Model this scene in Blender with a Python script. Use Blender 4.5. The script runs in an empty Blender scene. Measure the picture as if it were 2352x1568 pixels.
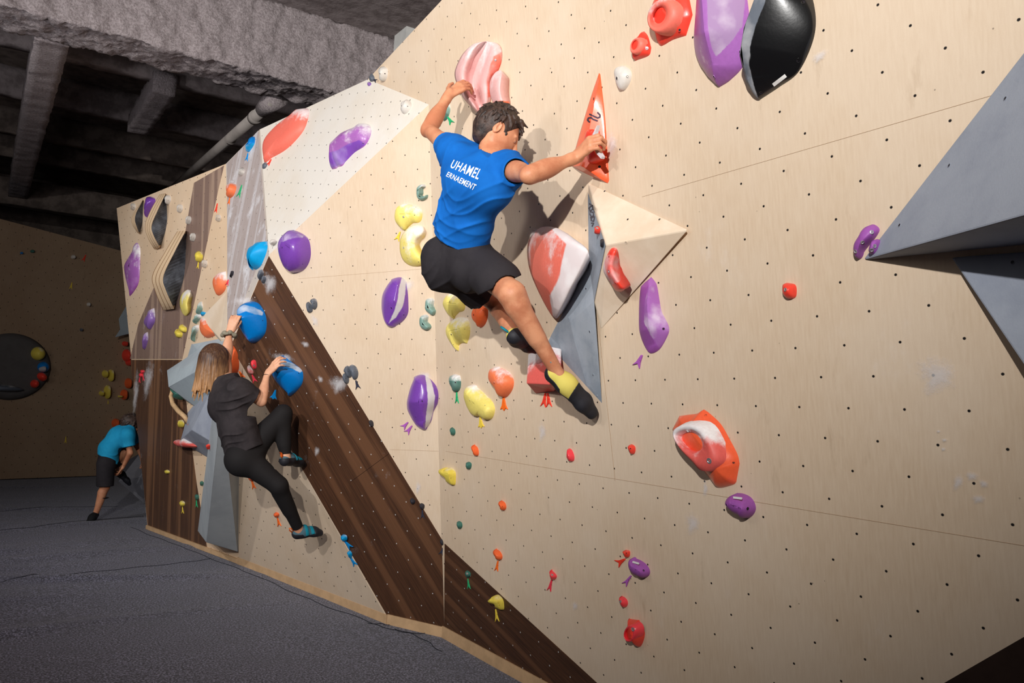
import bpy, bmesh, math, random, numpy as np
from mathutils import Vector, Matrix
from mathutils.bvhtree import BVHTree
from mathutils.geometry import intersect_line_plane
random.seed(7)
sc = bpy.context.scene
COL = sc.collection
# ------------------------------------------------------------------ camera
W, H, F, CX, CY = 2352, 1568, 1919., 1176, 784
def nz(v):
    v = np.array(v, float); return v/np.linalg.norm(v)
_Y = nz((-1226, -76, F)); _X = np.array((3024, -334, F), float); _X = nz(_X-_Y*(_X@_Y)); _Z = -np.cross(_X, _Y)
R3 = np.array([_X, _Y, _Z]); C = np.array((0, 0, 1.45))
cam = bpy.data.objects.new('camera', bpy.data.cameras.new('camera')); COL.objects.link(cam)
cam.data.sensor_width = 36; cam.data.lens = F/W*36; cam.data.clip_start = .05
m = Matrix.Identity(4)
for i in range(3):
    m[i][0] = R3[i][0]; m[i][1] = R3[i][1]; m[i][2] = -R3[i][2]; m[i][3] = C[i]
cam.matrix_world = m
sc.camera = cam
# ------------------------------------------------------------------ world, lamps, added fill lights, exposure
wd = bpy.data.worlds.new('world'); sc.world = wd; wd.use_nodes = True
wd.node_tree.nodes['Background'].inputs[0].default_value = (.93, .95, 1, 1)
wd.node_tree.nodes['Background'].inputs[1].default_value = .012
sc.view_settings.view_transform = 'Standard'; sc.view_settings.look = 'None'
sc.view_settings.gamma = 1; sc.view_settings.use_curve_mapping = False
sc.view_settings.exposure = 0.0
def spot(name, loc, to, watts, ang=110, blend=.6, r=.06, col=(1, .95, .88)):
    l = bpy.data.lights.new(name, 'SPOT'); l.energy = watts; l.spot_size = math.radians(ang); l.spot_blend = blend
    l.shadow_soft_size = r; l.color = col
    o = bpy.data.objects.new(name, l); COL.objects.link(o); o.location = loc
    o.rotation_euler = (Vector(to)-Vector(loc)).to_track_quat('-Z', 'Y').to_euler(); return o
def area(name, loc, to, watts, size, col=(1, .97, .93)):
    l = bpy.data.lights.new(name, 'AREA'); l.energy = watts; l.size = size; l.color = col
    o = bpy.data.objects.new(name, l); COL.objects.link(o); o.location = loc
    o.rotation_euler = (Vector(to)-Vector(loc)).to_track_quat('-Z', 'Y').to_euler(); return o
spot('flood_lamp', (-2.2, -1.5, 3.35), (2.1, 3.5, 3.75), 1950, 76, 1., .05, (1, .98, .955))
spot('flood_lamp', (-3.3, .9, 3.4), (1.8, 5.4, 3.05), 820, 62, 1., .05, (1, .98, .955))
spot('flood_lamp', (-2.8, 6.8, 4.05), (1.5, 8.3, 1.9), 320, 78, 1., .08, (1, .98, .955))
area('soft_fill', (-3.0, 3.5, 4.1), (1.0, 5.5, .8), 30, 2.4)  # added unseen fill, softens the shadows of the floods
area('ceiling_fill', (-.9, 3.2, 2.7), (1.8, 6.9, 4.9), 26, .6, (.98, .96, 1))  # added unseen light, brightens the near ceiling slab
spot('beam_fill', (-2.6, 4.9, 2.3), (.1, 7.4, 4.35), 150, 70, 1., .15, (.95, .95, 1))  # added unseen light, lifts the lower left of the beam
area('beam_fill', (-3.0, 5.5, 2.6), (.5, 11.0, 4.9), 32, 1.2, (.97, .95, 1))  # another added light, brightens the ceiling behind the beam
# ------------------------------------------------------------------ geometry of the place
def ray(px, py): return R3@nz((px-CX, CY-py, F))
def hit(px, py, p, nn):
    r = ray(px, py); return C+r*(((p-C)@nn)/(r@nn))
def flo(px, py, z=0.): return hit(px, py, np.array((0, 0, z)), np.array((0, 0, 1.)))
def plane3(a, b, c):
    q = nz(np.cross(b-a, c-a)); return (a, q if q@(C-a) > 0 else -q)
def P(px, py, pl, h=0.): return hit(px, py, pl[0]+pl[1]*h, pl[1])
def proj(p):
    v = R3.T@(np.array(p)-C); return CX+F*v[0]/v[2], CY-F*v[1]/v[2]
B4 = flo(1020, 1457); _cu = R3@nz((-.0698, 1, 0)); _m = nz(np.cross(_cu, (0, 1, 0))); _m = -_m if _m[0] > 0 else _m
M = (B4, _m)
V6 = P(985, 240, M); V4 = P(845, 182, M); V5 = P(1015, 0, M)
B3 = flo(893, 1427); B2 = flo(549, 1291); B1 = flo(339, 1212)
N = plane3(V6, B4, B3); V7 = P(618, 585, N); T = plane3(V6, V4, V7); V3 = P(597, 297, T)
S = P(530, 790, N); PP = plane3(S, B3, B2); RR = plane3(V7, S, V3); V2 = P(519, 376, RR)
Q = plane3(B1, B2, V2); V1 = P(268, 478, Q)
BWp = (flo(10, 1100), nz(np.cross(flo(230, 1092)-flo(10, 1100), (0, 0, -1.))))
if BWp[1]@(C-BWp[0]) < 0: BWp = (BWp[0], -BWp[1])
FL = (np.array((0, 0, 0.)), np.array((0, 0, 1.)))
# ------------------------------------------------------------------ helpers
def V(p): return Vector([float(x) for x in p])
def mesh_obj(name, verts, faces, mat=None, parent=None, smooth=False, origin=None, mats=None, midx=None):
    me = bpy.data.meshes.new(name)
    o0 = V(origin) if origin is not None else Vector((0, 0, 0))
    me.from_pydata([tuple(V(v)-o0) for v in verts], [], [tuple(int(i) for i in f) for f in faces]); me.update()
    for mm in (mats or ([mat] if mat else [])): me.materials.append(mm)
    if midx is not None: me.polygons.foreach_set('material_index', [int(i) for i in midx])
    if smooth: me.polygons.foreach_set('use_smooth', [True]*len(me.polygons))
    o = bpy.data.objects.new(name, me); COL.objects.link(o); o.location = o0
    if parent is not None:
        o.parent = parent; o.location = o0-world_loc(parent)
    return o
def world_loc(o):
    l = Vector(o.location)
    while o.parent: o = o.parent; l += Vector(o.location)
    return l
def tag(o, label, cat, group=None):
    o['label'] = label; o['category'] = cat
    if group: o['group'] = group
    return o
def struct(o): o['kind'] = 'structure'; return o
def empty(name, loc):
    o = bpy.data.objects.new(name, None); COL.objects.link(o); o.location = V(loc); o.empty_display_size = .1; return o
def fix_normals(o):
    bm = bmesh.new(); bm.from_mesh(o.data); bmesh.ops.recalc_face_normals(bm, faces=bm.faces); bm.to_mesh(o.data); bm.free()
def bevel(o, w=.006, seg=2):
    b = o.modifiers.new('bevel', 'BEVEL'); b.width = w; b.segments = seg; b.limit_method = 'ANGLE'; b.angle_limit = math.radians(25)
# ------------------------------------------------------------------ materials
def newmat(name, rough=.6, spec=.3):
    mt = bpy.data.materials.new(name); mt.use_nodes = True; nt = mt.node_tree
    b = nt.nodes['Principled BSDF']; b.inputs['Roughness'].default_value = rough; b.inputs['Specular IOR Level'].default_value = spec
    return mt, nt, b
def nd(nt, t, **kw):
    x = nt.nodes.new(t)
    for k, v in kw.items():
        if k.startswith('i_'):
            key = k[2:]; key = int(key) if key.isdigit() else key.replace('_', ' ')
            x.inputs[key].default_value = v
        else: setattr(x, k, v)
    return x
def mth(nt, op, a, b=None, c=None):
    x = nt.nodes.new('ShaderNodeMath'); x.operation = op
    for i, q in enumerate((a, b, c)):
        if q is None: continue
        if isinstance(q, (int, float)): x.inputs[i].default_value = q
        else: nt.links.new(q, x.inputs[i])
    return x.outputs[0]
def mixc(nt, fac, a, b, mode='MIX'):
    x = nt.nodes.new('ShaderNodeMix'); x.data_type = 'RGBA'; x.blend_type = mode
    for s, q in ((0, fac), (6, a), (7, b)):
        if isinstance(q, (int, float)): x.inputs[s].default_value = q
        elif isinstance(q, tuple): x.inputs[s].default_value = (q+(1,))[:4]
        else: nt.links.new(q, x.inputs[s])
    return x.outputs[2]
def ramp(nt, f, lo, hi, smooth=False):
    x = nt.nodes.new('ShaderNodeMapRange'); x.interpolation_type = 'SMOOTHSTEP' if smooth else 'LINEAR'
    nt.links.new(f, x.inputs[0]); x.inputs[1].default_value = lo; x.inputs[2].default_value = hi; return x.outputs[0]
def lin(*c): return tuple((x/255/12.92 if x <= 10 else ((x/255+.055)/1.055)**2.4) for x in c)
def lattice(nt, uv_u, uv_v, pu, pv, ou, ov, r, quad=0., stag=True, vwarp=False):
    """distance mask of round bolt holes drilled in a staggered grid"""
    u0 = uv_u
    if quad: uv_u = mth(nt, 'ADD', uv_u, mth(nt, 'MULTIPLY', mth(nt, 'MULTIPLY', uv_u, uv_u), quad))
    if vwarp:
        du = mth(nt, 'SUBTRACT', -1., u0); a_ = mth(nt, 'SUBTRACT', mth(nt, 'SUBTRACT', uv_v, 1.31), mth(nt, 'MULTIPLY', du, .0075))
        uv_v = mth(nt, 'ADD', mth(nt, 'MULTIPLY', a_, mth(nt, 'SUBTRACT', 1., mth(nt, 'MULTIPLY', du, .029))), 1.31)
    ds = []
    for sx, sy in (((0, 0), (.5, .5)) if stag else ((0, 0),)):
        a = mth(nt, 'MULTIPLY', mth(nt, 'SUBTRACT', uv_u, ou+sx*pu), 1/pu); b = mth(nt, 'MULTIPLY', mth(nt, 'SUBTRACT', uv_v, ov+sy*pv), 1/pv)
        a = mth(nt, 'MULTIPLY', mth(nt, 'SUBTRACT', a, mth(nt, 'ROUND', a)), pu); b = mth(nt, 'MULTIPLY', mth(nt, 'SUBTRACT', b, mth(nt, 'ROUND', b)), pv)
        ds.append(mth(nt, 'SQRT', mth(nt, 'ADD', mth(nt, 'MULTIPLY', a, a), mth(nt, 'MULTIPLY', b, b))))
    d = ds[0] if len(ds) == 1 else mth(nt, 'MINIMUM', ds[0], ds[1])
    return mth(nt, 'SUBTRACT', 1., ramp(nt, d, r*.75, r*1.15)), d
def wallmat(name, base, dark, light, lat=None, grain=(1.2, 12., 1), rough=.65, chalk=.25, holecol=(.012, .01, .01), rot=0., streak=.35, screws=.9, spec=.2):
    mt, nt, b = newmat(name, rough, spec)
    uvn = nd(nt, 'ShaderNodeUVMap'); uvn.uv_map = 'UVMap'; uv = uvn.outputs[0]
    if rot:
        mp = nd(nt, 'ShaderNodeMapping'); mp.inputs['Rotation'].default_value = (0, 0, rot); nt.links.new(uv, mp.inputs[0]); uvr = mp.outputs[0]
    else: uvr = uv
    sp = nd(nt, 'ShaderNodeSeparateXYZ'); nt.links.new(uvr, sp.inputs[0])
    def noise(scale, mapscale, detail=4, rough_=.6):
        mp = nd(nt, 'ShaderNodeMapping'); mp.inputs['Scale'].default_value = mapscale; nt.links.new(uv, mp.inputs[0])
        x = nd(nt, 'ShaderNodeTexNoise', i_Scale=scale, i_Detail=detail, i_Roughness=rough_); nt.links.new(mp.outputs[0], x.inputs[0]); return x.outputs[0]
    g1 = noise(9, (grain[1], grain[0], 1), 6); g2 = noise(1.3, (1, 1, 1), 4); g3 = noise(60, (grain[1], grain[0], 1), 3)
    c = mixc(nt, mth(nt, 'MULTIPLY', ramp(nt, g1, .35, .65), .42), base, dark); c = mixc(nt, mth(nt, 'MULTIPLY', ramp(nt, g2, .4, .62, True), streak), c, light)
    c = mixc(nt, mth(nt, 'MULTIPLY', ramp(nt, g3, .45, .62), .07), c, dark)
    if chalk:
        ch = noise(2.6, (1.3, .8, 1), 7, .72); c = mixc(nt, mth(nt, 'MULTIPLY', ramp(nt, ch, .60, .78, True), chalk), c, (.82, .78, .76))
        sc2 = noise(5, (2.2, .5, 1), 5, .7); c = mixc(nt, mth(nt, 'MULTIPLY', ramp(nt, sc2, .62, .76), .5*(chalk > 0)), c, tuple(q*.8 for q in dark))
    hm = None
    if screws:
        vo = nd(nt, 'ShaderNodeTexVoronoi', i_Scale=13.); nt.links.new(uv, vo.inputs[0])
        clus = ramp(nt, noise(1.7, (1, 1, 1), 3), .5, .6)
        sm = mth(nt, 'MULTIPLY', mth(nt, 'SUBTRACT', 1., ramp(nt, vo.outputs['Distance'], .025, .045)), mth(nt, 'MULTIPLY', clus, screws))
        c = mixc(nt, sm, c, (.05, .035, .03))
    pn = noise(420, (1, 1, 1), 2); c = mixc(nt, mth(nt, 'MULTIPLY', ramp(nt, pn, .5, .75), .22), c, dark)
    if lat:
        hm, d = lattice(nt, sp.outputs[0], sp.outputs[1], *lat)
        c = mixc(nt, hm, c, holecol)
        bp = nd(nt, 'ShaderNodeBump', i_Strength=.35, i_Distance=.004); nt.links.new(mth(nt, 'SUBTRACT', mth(nt, 'MULTIPLY', g1, .12), hm), bp.inputs['Height']); nt.links.new(bp.outputs[0], b.inputs['Normal'])
    nt.links.new(c, b.inputs['Base Color']); return mt
PLY = (lin(218, 196, 170), lin(198, 171, 142), lin(225, 208, 188))
MAT = {}
MAT['M'] = wallmat('plywood_right', *PLY, lat=(.164918, .1925, -.974796, 1.31, .0042, .024814, True, True))
MAT['N'] = wallmat('plywood_centre', *PLY, lat=(.184, .189, .076, .064, .0042))
MAT['P'] = wallmat('plywood_middle', *PLY, lat=(.174, .181, -.094, .029, .0055))
MAT['Q'] = wallmat('plywood_left', lin(216, 190, 160), lin(205, 172, 138), lin(224, 204, 180), lat=(.17, .18, .03, .03, .0055), chalk=.2)
MAT['R'] = wallmat('greyed_plywood', lin(196, 184, 172), lin(170, 156, 146), lin(214, 208, 204), lat=(.17, .18, .03, .03, .0055), chalk=.7)
MAT['T'] = wallmat('pale_plywood', lin(222, 214, 202), lin(212, 200, 184), lin(226, 222, 216), lat=(.114, .2, .012, .045, .0045), chalk=.5, rot=math.radians(-11), streak=.6)  # paler base tone than the other panels
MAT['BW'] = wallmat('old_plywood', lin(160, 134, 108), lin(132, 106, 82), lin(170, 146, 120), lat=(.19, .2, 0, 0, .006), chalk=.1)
DK = (lin(104, 68, 45), lin(44, 27, 19), lin(112, 76, 52))
def veneer(name, cols, rot, lat=None, chalk=.15, holecol=(.5, .48, .46)):
    mt, nt, b = newmat(name, .5, .35)
    uvn = nd(nt, 'ShaderNodeUVMap'); uvn.uv_map = 'UVMap'
    mp = nd(nt, 'ShaderNodeMapping'); mp.inputs['Rotation'].default_value = (0, 0, rot); nt.links.new(uvn.outputs[0], mp.inputs[0])
    def noise(scale, s, det=4, ro=.6, src=None):
        q = nd(nt, 'ShaderNodeMapping'); q.inputs['Scale'].default_value = s; nt.links.new(src or mp.outputs[0], q.inputs[0])
        x = nd(nt, 'ShaderNodeTexNoise', i_Scale=scale, i_Detail=det, i_Roughness=ro); nt.links.new(q.outputs[0], x.inputs[0]); return x.outputs[0]
    a = noise(6, (22, .35, 1), 7, .75); bb = noise(30, (12, .15, 1), 4, .7); cc = noise(2.2, (4.2, .12, 1), 1)
    c = mixc(nt, ramp(nt, a, .3, .7), cols[0], cols[1]); c = mixc(nt, mth(nt, 'MULTIPLY', ramp(nt, bb, .42, .62), .55), c, cols[1])
    c = mixc(nt, mth(nt, 'MULTIPLY', ramp(nt, cc, .5, .6, True), .6), c, cols[2])
    if chalk:
        ch = noise(3.2, (1, 1, 1), 8, .75, uvn.outputs[0]); c = mixc(nt, mth(nt, 'MULTIPLY', ramp(nt, ch, .62-.1*chalk, .8-.12*chalk, True), min(1, chalk*2)), c, (.7, .68, .7))
    if lat:
        sp = nd(nt, 'ShaderNodeSeparateXYZ'); nt.links.new(uvn.outputs[0], sp.inputs[0]); hm, d = lattice(nt, sp.outputs[0], sp.outputs[1], *lat); c = mixc(nt, hm, c, holecol)
    nt.links.new(c, b.inputs['Base Color']); return mt
def plain(name, col, rough=.6, spec=.3, var=.0, scale=8, metal=0., col2=None, bump=0., bs=40., coat=0.):
    mt, nt, b = newmat(name, rough, spec); b.inputs['Metallic'].default_value = metal; b.inputs['Base Color'].default_value = col+(1,)
    if coat: b.inputs['Coat Weight'].default_value = coat; b.inputs['Coat Roughness'].default_value = .08
    tc = nd(nt, 'ShaderNodeTexCoord')
    if var or col2:
        x = nd(nt, 'ShaderNodeTexNoise', i_Scale=float(scale), i_Detail=6., i_Roughness=.65); nt.links.new(tc.outputs['Object'], x.inputs[0])
        c2 = col2 or tuple(max(0, q*(1-var)) for q in col)
        nt.links.new(mixc(nt, ramp(nt, x.outputs[0], .38, .64, True), col, c2), b.inputs['Base Color'])
    if bump:
        x = nd(nt, 'ShaderNodeTexNoise', i_Scale=float(bs), i_Detail=5., i_Roughness=.7); nt.links.new(tc.outputs['Object'], x.inputs[0])
        bp = nd(nt, 'ShaderNodeBump', i_Strength=.6, i_Distance=bump); nt.links.new(x.outputs[0], bp.inputs['Height']); nt.links.new(bp.outputs[0], b.inputs['Normal'])
    return mt
def holdmat(name, col, chalk=.3, rough=.5, coat=0.):
    """moulded resin with chalk dust caught on the edges climbers grip"""
    mt, nt, b = newmat(name, rough, .35)
    if coat: b.inputs['Coat Weight'].default_value = coat; b.inputs['Coat Roughness'].default_value = .12
    tc = nd(nt, 'ShaderNodeTexCoord'); x = nd(nt, 'ShaderNodeTexNoise', i_Scale=5., i_Detail=8., i_Roughness=.7); nt.links.new(tc.outputs['Object'], x.inputs[0])
    g = nd(nt, 'ShaderNodeSeparateXYZ'); nt.links.new(tc.outputs['Generated'], g.inputs[0])
    up = mth(nt, 'ADD', mth(nt, 'MULTIPLY', ramp(nt, g.outputs[2], .35, 1.), .32), x.outputs[0])
    f = mth(nt, 'MULTIPLY', ramp(nt, up, .86-.42*chalk, 1.05-.38*chalk, True), min(1., .35+chalk))
    c = mixc(nt, f, col, (.86, .82, .82)); x2 = nd(nt, 'ShaderNodeTexNoise', i_Scale=90., i_Detail=2.); nt.links.new(tc.outputs['Object'], x2.inputs[0])
    c = mixc(nt, mth(nt, 'MULTIPLY', ramp(nt, x2.outputs[0], .4, .7), .12), c, tuple(q*.4 for q in col))
    nt.links.new(c, b.inputs['Base Color'])
    bp = nd(nt, 'ShaderNodeBump', i_Strength=.15, i_Distance=.002); nt.links.new(x2.outputs[0], bp.inputs['Height']); nt.links.new(bp.outputs[0], b.inputs['Normal'])
    return mt
def inpoly(x, y, poly):
    r = False; j = len(poly)-1
    for i in range(len(poly)):
        xi, yi = poly[i]; xj, yj = poly[j]
        if (yi > y) != (yj > y) and x < (xj-xi)*(y-yi)/(yj-yi)+xi: r = not r
        j = i
    return r
HM = {}; HC = {}
def sdist(x, y, poly):
    best = 1e9; p = np.array((x, y), float); k = len(poly)
    for i in range(k):
        a = np.array(poly[i], float); b = np.array(poly[(i+1) % k], float); t = np.clip(((p-a)@(b-a))/max(1e-9, (b-a)@(b-a)), 0, 1); best = min(best, float(np.hypot(*(a+(b-a)*t-p))))
    return best if inpoly(x, y, poly) else -best
DUO = {}
def duo(a, b):
    """resin in colour a that is worn or dual-textured to colour b where the surface is marked as such"""
    if (a, str(b)) in DUO: return DUO[(a, str(b))]
    ca, cb = HC[a], HC[b] if isinstance(b, str) else b
    mt = holdmat('%s_two_tone_resin' % a, ca[0], ca[1], .5 if not ca[2] else .35, ca[2]); nt = mt.node_tree; bs = nt.nodes['Principled BSDF']
    src = bs.inputs['Base Color'].links[0].from_socket; at = nd(nt, 'ShaderNodeAttribute'); at.attribute_name = 'worn'; tc = nd(nt, 'ShaderNodeTexCoord')
    x = nd(nt, 'ShaderNodeTexNoise', i_Scale=38., i_Detail=5.); nt.links.new(tc.outputs['Object'], x.inputs[0]); y = nd(nt, 'ShaderNodeTexNoise', i_Scale=9., i_Detail=5.); nt.links.new(tc.outputs['Object'], y.inputs[0])
    f = ramp(nt, mth(nt, 'ADD', at.outputs['Fac'], mth(nt, 'MULTIPLY', mth(nt, 'SUBTRACT', x.outputs[0], .5), .35)), .38, .62, True)
    cc = mixc(nt, mth(nt, 'MULTIPLY', ramp(nt, y.outputs[0], .45, .7), cb[1]), cb[0], (.86, .83, .83)); out = mixc(nt, f, src, cc); nt.links.new(out, bs.inputs['Base Color'])
    nt.links.new(mth(nt, 'ADD', mth(nt, 'MULTIPLY', f, .3), .35 if ca[2] else .5), bs.inputs['Roughness'])
    if ca[2]: nt.links.new(mth(nt, 'MULTIPLY', mth(nt, 'SUBTRACT', 1., f), ca[2]), bs.inputs['Coat Weight'])
    DUO[(a, str(b))] = mt; return mt
def mark_worn(o, poly, w=5.):
    at = o.data.attributes.new('worn', 'FLOAT', 'POINT'); wl = world_loc(o)
    at.data.foreach_set('value', [min(1, max(0, .5+sdist(*proj(np.array(v.co+wl)), poly)/(2*w))) for v in o.data.vertices])
for nm, c, ch, co in (('purple', lin(120, 68, 168), .2, .5), ('purple_worn', lin(160, 98, 172), .6, .1), ('violet', lin(156, 84, 168), .15, 0), ('lilac', lin(136, 100, 172), .5, .2), ('red', lin(238, 66, 50), .25, .15), ('red_worn', lin(228, 98, 90), .8, 0),
        ('coral', lin(240, 116, 98), .5, 0), ('orange', lin(240, 104, 52), .15, 0), ('orange_worn', lin(240, 122, 76), .6, 0), ('orange_red', lin(244, 98, 58), .2, .3), ('yellow', lin(232, 210, 84), .35, 0), ('yellow_pale', lin(236, 218, 116), .6, 0),
        ('green', lin(62, 112, 100), .15, 0), ('sage', lin(122, 154, 144), .6, 0), ('white', lin(212, 206, 198), .3, 0), ('grey', lin(92, 98, 108), .35, 0), ('blackish', lin(48, 48, 56), .1, 0),
        ('blue', lin(0, 122, 204), .12, .2), ('sky', lin(0, 158, 220), .35, 0), ('black', lin(14, 14, 16), .0, 1.), ('pink', lin(226, 176, 172), .4, 0), ('crimson', lin(180, 40, 44), .5, 0), ('chalk', lin(206, 200, 204), .3, 0), ('mint', lin(70, 190, 150), .0, 0), ('pinkred', lin(240, 66, 76), .15, .2), ('ply', PLY[0], .1, 0)):
    HC[nm] = (c, ch, co); HM[nm] = holdmat(nm+'_resin', c, ch, .5 if not co else .35, co)
HM['tagy'] = plain('yellow_tag', lin(235, 205, 70)); HM['tago'] = plain('orange_tag', lin(250, 110, 30)); HM['tagr'] = plain('red_tag', lin(235, 60, 40)); HM['tagg'] = plain('green_tag', lin(40, 170, 110)); HM['tagb'] = plain('blue_tag', lin(0, 140, 215)); HM['tagp'] = plain('violet_tag', lin(170, 90, 180)); HM['tagk'] = plain('dark_tag', lin(48, 50, 66)); HM['tagpk'] = plain('pink_tag', lin(235, 60, 80))
STEEL = plain('bolt_steel', (.55, .55, .57), .35, .5, metal=.8)
HOLE = plain('bolt_hole_dark', (.02, .015, .02), .6, .2)
WHITE = plain('white_label', (.85, .84, .83), .5)
GREYV = plain('grey_volume_paint', lin(158, 164, 176), .8, .15, col2=lin(144, 150, 164), scale=3, bump=.0012, bs=160)
GREYD = plain('mid_grey_volume_paint', lin(120, 120, 126), .85, .1, col2=lin(108, 108, 114), scale=3, bump=.0012, bs=160)
GREYM = plain('soft_grey_volume_paint', lin(168, 174, 178), .85, .1, col2=lin(156, 162, 167), scale=3, bump=.0012, bs=160)
SIL = plain('pale_grey_volume_paint', lin(176, 188, 194), .8, .15, col2=lin(164, 174, 182), scale=3, bump=.0012, bs=160)
PLYV = plain('plywood_volume', lin(228, 210, 188), .6, .2, col2=lin(218, 197, 172), scale=4, bump=.0006, bs=90)
EDGE = plain('plywood_edge', lin(214, 176, 132), .7, .2, var=.2, scale=20)
# ------------------------------------------------------------------ wall panels
def inplane(pl):
    u = nz(np.cross((0, 0, 1), pl[1])); u = u if u[1] > 0 else -u; v = np.cross(pl[1], u); v = v if v[2] > 0 else -v; return u, v
def facet(name, pl, pts, org, mat, thick=.05, parent=None, off=0.):
    """flat board: front face, side edges and back, with plane coordinates in metres as UV"""
    u, v = inplane(pl); n_ = pl[1]; k = len(pts)
    fr = [np.array(p)+n_*off for p in pts]; bk = [p-n_*thick for p in fr]
    fs = [list(range(k)), list(range(2*k-1, k-1, -1))]+[[i, k+i, k+(i+1) % k, (i+1) % k] for i in range(k)]
    o = mesh_obj(name, fr+bk, fs, mats=[mat, EDGE if thick > .01 else mat], midx=[0]+[1]*(k+1), origin=fr[0], parent=parent)
    fix_normals(o)
    uvl = o.data.uv_layers.new(name='UVMap'); o0 = world_loc(o)
    for lp in o.data.loops:
        p = np.array(o.data.vertices[lp.vertex_index].co+o0)-org; uvl.data[lp.index].uv = (p@u, p@v)
    return o
_up = (V5-V4); M_top = V4+_up*5.0; _u, _v = inplane(M)
M_bot = B4+np.array((0, -5.7, 0.))
wR = struct(facet('wall_right', M, [B4, V6, V4, M_top, M_bot], B4, MAT['M']))
wC = struct(facet('wall_centre', N, [B4, B3, S, V7, V6], B4, MAT['N']))
wT = struct(facet('wall_upper', T, [V6, V7, V3, V4], V6, MAT['T']))
wM = struct(facet('wall_middle', PP, [S, B3, B2], B2, MAT['P']))
wG = struct(facet('wall_ridge', RR, [V7, S, V2, V3], V7, MAT['R']))
wL = struct(facet('wall_left', Q, [V2, V1, B1, B2], B2, MAT['Q']))
wE = struct(mesh_obj('wall_return', [V2, S, B2, V2+np.array((.1, 0, 0)), S+np.array((.1, 0, 0)), B2+np.array((.1, 0, 0))], [(0, 1, 2), (5, 4, 3), (0, 3, 4, 1), (1, 4, 5, 2), (2, 5, 3, 0)], MAT['R'], origin=V2)); wE.data.uv_layers.new(name='UVMap')
# veneer boards let into the walls (dark stained strips)
def band(parent, pl, px, mat, org, nm='veneer_panel', off=.003):
    return facet(nm, pl, [P(x, y, pl) if not isinstance(x, np.ndarray) else x for x, y in px], org, mat, thick=.0028, parent=parent, off=off)
VD = veneer('dark_walnut_band', DK, math.radians(37), (.184, .189, .076, .064, .0042))
VD2 = veneer('dark_walnut_foot', DK, math.radians(74), (.164918, .1925, -.974796, 1.31, .0042, .024814, True, True))
VL = veneer('brown_walnut_boards', (lin(112, 80, 60), lin(54, 36, 28), lin(136, 98, 70)), 0, (.17, .18, .03, .03, .0045), chalk=.2, holecol=(.05, .04, .04))
VG = veneer('grey_walnut_boards', (lin(150, 126, 112), lin(112, 90, 82), lin(176, 150, 130)), 0, (.17, .18, .03, .03, .0045), chalk=.25, holecol=(.05, .04, .04))
VR = veneer('chalked_walnut', (lin(196, 188, 188), lin(164, 146, 138), lin(208, 204, 206)), 0.15, (.17, .18, .03, .03, .0045), chalk=1.1, holecol=(.05, .04, .04))
band(wC, N, [(618, 588), (1021, 1248), (1020.5, 1455), (896, 1424), (531, 794)], VD, B4)
band(wR, M, [(1022, 1248), (1372, 1568), (1700, 1868), (1500, 1800), (1021, 1456)], VD2, B4)
band(wR, M, [(2165, 1570), (2380, 1446), (2600, 1320), (2600, 1800), (2100, 1800)], plain('dark_stained_board', lin(52, 38, 32), .6, .2, var=.3), B4)
def lower(n=10): pass
band(wL, Q, [(441, 664), (519, 700), (524, 800), (300, 822), (302, 793)], VG, B2) if False else None
band(wL, Q, [(418, 826), (300, 826), (340, 1209), (474, 1256), (352, 826)][:0] or [(300, 826), (418, 826), (432, 960), (452, 1110), (476, 1258), (340, 1209)], VL, B2)
band(wL, Q, [(446, 420), (515, 380), (502, 434), (458, 640), (419, 824), (299, 824), (318, 745), (352, 664), (424, 545)], VG, B2)
band(wG, RR, [(522, 376), (594, 300), (613, 560), (560, 690), (523, 756)], VR, V7)
# base trims between the mats and the boards
TRIM = plain('base_trim_wood', lin(206, 170, 130), .6, .2, var=.15, scale=10)
def trim(name, a, b, pl, hgt=.06, extra=.02):
    n_ = nz((pl[1][0], pl[1][1], 0)); q = [a+n_*.002, b+n_*.002, b+n_*extra, a+n_*extra]; z = np.array((0, 0, hgt))
    vs = [p-z*.3 for p in q]+[p+z for p in q]
    o = mesh_obj(name, vs, [(0, 1, 2, 3), (4, 7, 6, 5), (0, 4, 5, 1), (1, 5, 6, 2), (2, 6, 7, 3), (3, 7, 4, 0)], TRIM, origin=a); fix_normals(o); return struct(o)
trim('trim_1', B1, B2, Q, .03); trim('trim_2', B2, B3, PP, .045); trim('trim_3', B3, B4, N, .05); trim('trim_4', B4, M_bot, M, .055)
SEAM = plain('board_joint', lin(166, 138, 110), .8, .1)
def seam(parent, pl, a, b, w=.0011, off=.0009, mat=None):
    p, q = P(*a, pl), P(*b, pl); d = nz(q-p); s = np.cross(pl[1], d)*w/2; n_ = pl[1]*off
    vs = [p-s, p+s, q+s, q-s]; vs = [x+n_ for x in vs]+[x-n_*.4 for x in vs]
    o = mesh_obj('panel_joint', vs, [(0, 1, 2, 3), (7, 6, 5, 4), (0, 4, 5, 1), (1, 5, 6, 2), (2, 6, 7, 3), (3, 7, 4, 0)], mat or SEAM, parent=parent, origin=p); fix_normals(o)
seam(wR, M, (1475, 452), (2400, 184)); seam(wR, M, (1024, 1036), (2500, 1277)); seam(wC, N, (684, 640), (990, 616)); seam(wC, N, (895, 1032), (1014, 1036))
seam(wR, M, (1370, 700), (1413, 1104), .0015); DSEAM = plain('dark_board_joint', lin(52, 34, 26), .8, .1); seam(wC, N, (806, 1106), (893, 1042), .0025, .0045, DSEAM)
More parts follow.
